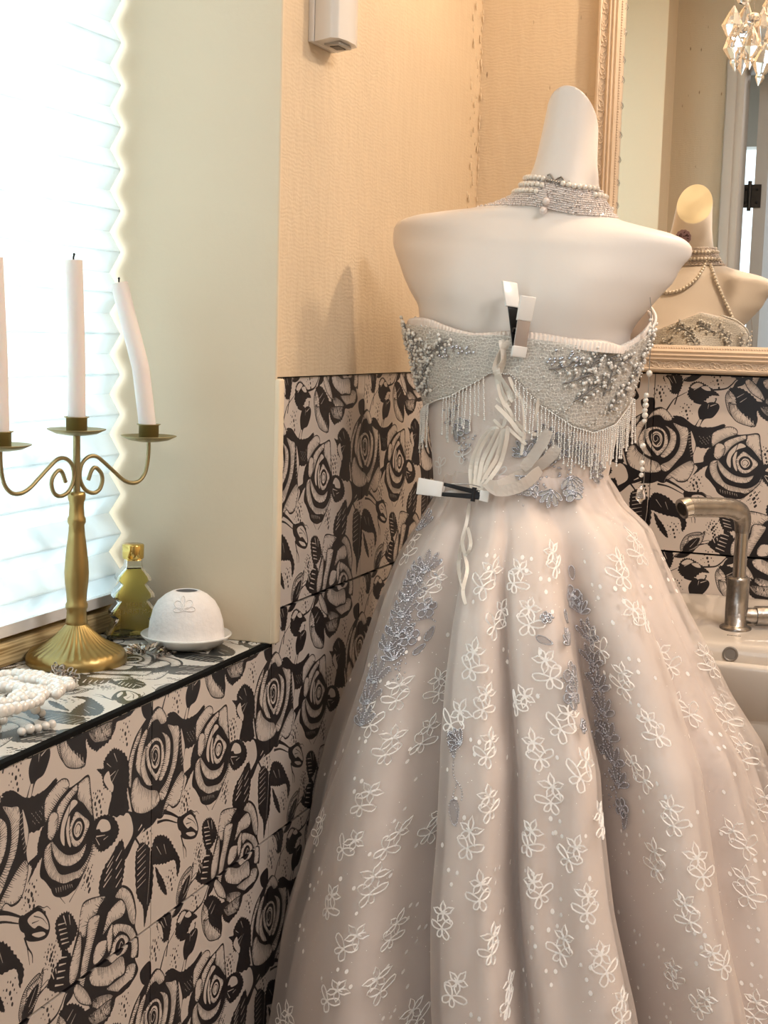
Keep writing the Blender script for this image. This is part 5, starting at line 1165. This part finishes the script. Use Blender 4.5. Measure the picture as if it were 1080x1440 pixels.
MB().lathe([(0.0137,0.0704),(0.0134,0.062),(0.0125,0.046),(0.001,0.0455)], (DX, DY, ZS), 24).build('dark_hole', mat('shaded_inside', (0.10, 0.10, 0.11), 0.8), dome)  # inner wall coloured dark to stand in for the shade inside the hole
h = DB.ray_cast(CAM, ray(258, 858).normalized())
if h[0]:
    n, a, b = frame_at((h[0], h[1]), 0.1)
    for (an, L, W) in ((0.9, 0.016, 0.010), (2.2, 0.016, 0.010), (0.1, 0.014, 0.007), (3.0, 0.012, 0.007), (1.57, 0.02, 0.006)):
        m_ = MB(); P = petal(0, 0, an, L, W, 14); m_.tube([drape(DB, h[0], n, a, b, x, y, 0.0004)[0] for x, y in P], 0.0007, 5); m_.build('relief_petal', por, dome)

# ================================================================== pearls, chain and brooch on the sill
big_p = mat('sill_pearl', (0.88, 0.85, 0.80), 0.16, coat=1.0, metal=0.1)
PB = [loft_ball(r, 14, 9, mt=big_p) for r in (0.0044, 0.0053, 0.0062)]
pile = thing('pearl_strands', 'tangled pile of large white pearl strands at the left end of the sill', 'pearl necklace')
placed = []
def drop_pearl(x, y, r, k):
    z = ZS+r
    for (a, b, c_, s_) in placed:
        d2 = (a-x)**2+(b-y)**2; q = (r+s_)*0.97
        if d2 < q*q: z = max(z, c_+math.sqrt(q*q-d2))
    z = min(z, ZS+0.032); placed.append((x, y, z, r)); put(PB[k], 'pearl', (x, y, z), pile)
for (cx_, cy_, ax_, ay_, t0, t1, n, wob) in [(-0.088,1.222,0.042,0.030,-2.6,3.0,34,0.3),(-0.092,1.200,0.046,0.048,-1.2,3.4,34,0.9),(-0.078,1.180,0.040,0.055,-0.5,4.8,36,0.5),(-0.095,1.215,0.026,0.022,0,6.0,18,1.1),(-0.080,1.170,0.028,0.035,0.8,6.4,24,0.2),(-0.10,1.165,0.03,0.05,-2,2.2,26,0.7),(-0.072,1.150,0.034,0.05,-1.6,1.8,24,0.4)]:
    for i in range(n):
        t = t0+(t1-t0)*i/(n-1); k = int(1+1.49*math.sin(i*0.7+wob*5)) if True else 0; k = max(0, min(2, k+(i % 2)-(1 if i % 3 == 0 else 0)))
        drop_pearl(cx_+0.010+ax_*math.cos(t)*(1+0.1*math.sin(3*t+wob)), cy_-0.045+ay_*math.sin(t)*(1+0.12*math.cos(2*t+wob)), (0.0042, 0.0050, 0.0058)[k], k)
silver = mat('old_silver', (0.42, 0.37, 0.33), 0.28, metal=1.0)
chain = thing('silver_chain', 'small heap of dark silver chain between the pearls and the brass base', 'chain')
mb0 = MB().tube([(0.0036*math.cos(t), 0.0024*math.sin(t), 0) for t in np.linspace(0, 2*PI, 13)], 0.0008, 5, caps=False); o = mb0.build('link', silver); LM = o.data; bpy.data.objects.remove(o)
for i in range(64):
    t = i/63; x = -0.118+0.011*math.sin(i*0.55)+0.012*math.sin(t*5); y = 1.262+0.055*t+0.010*math.cos(i*0.47); 
    if math.hypot(x-AX, y-AY) < 0.064: x, y = AX+(x-AX)*0.066/math.hypot(x-AX, y-AY), AY+(y-AY)*0.066/math.hypot(x-AX, y-AY)
    put(LM, 'link', (x, y, ZS+0.003+0.0035*(i % 4)), chain, (RG.rand()*3, RG.rand()*3, RG.rand()*6))
br = thing('leaf_brooch', 'silver jewel of tiny leaves and chain beside the dome saucer', 'brooch')
lm = MB(); P = petal(0, 0, 0, 0.013, 0.006, 10); lm.cap([(x, y, 0.0012*math.sin(x*300)) for x, y in P[:-1]]); lm.cap([(x, y, -0.0008) for x, y in P[:-1]], True); lm.tube([(0, 0, 0.0005), (0.012, 0, 0.0014)], 0.0005, 4)
sil2 = mat('bright_silver', (0.62, 0.57, 0.52), 0.2, metal=1.0); o = lm.build('leaf', sil2); LF = o.data; bpy.data.objects.remove(o)
bc = at(205, 921, 2, ZS+0.002)
for i in range(34):
    a = RG.rand()*2*PI; r = 0.003+0.013*RG.rand(); put(LF, 'leaf', (bc.x+r*math.cos(a), bc.y+r*math.sin(a)*1.3-0.002, ZS+0.003+0.010*(1-r/0.018)*RG.rand()+0.001), br, (0.9*RG.randn()*0.5, -0.3-0.4*RG.rand(), a+0.3*RG.randn()))
for i in range(22):
    t = i/21; q = at(218+28*t, 921-6*t+3*math.sin(i), 2, ZS+0.002); put(LM, 'link', q, br, (RG.rand()*1.0, RG.rand()*1.0, RG.rand()*6), 0.8)
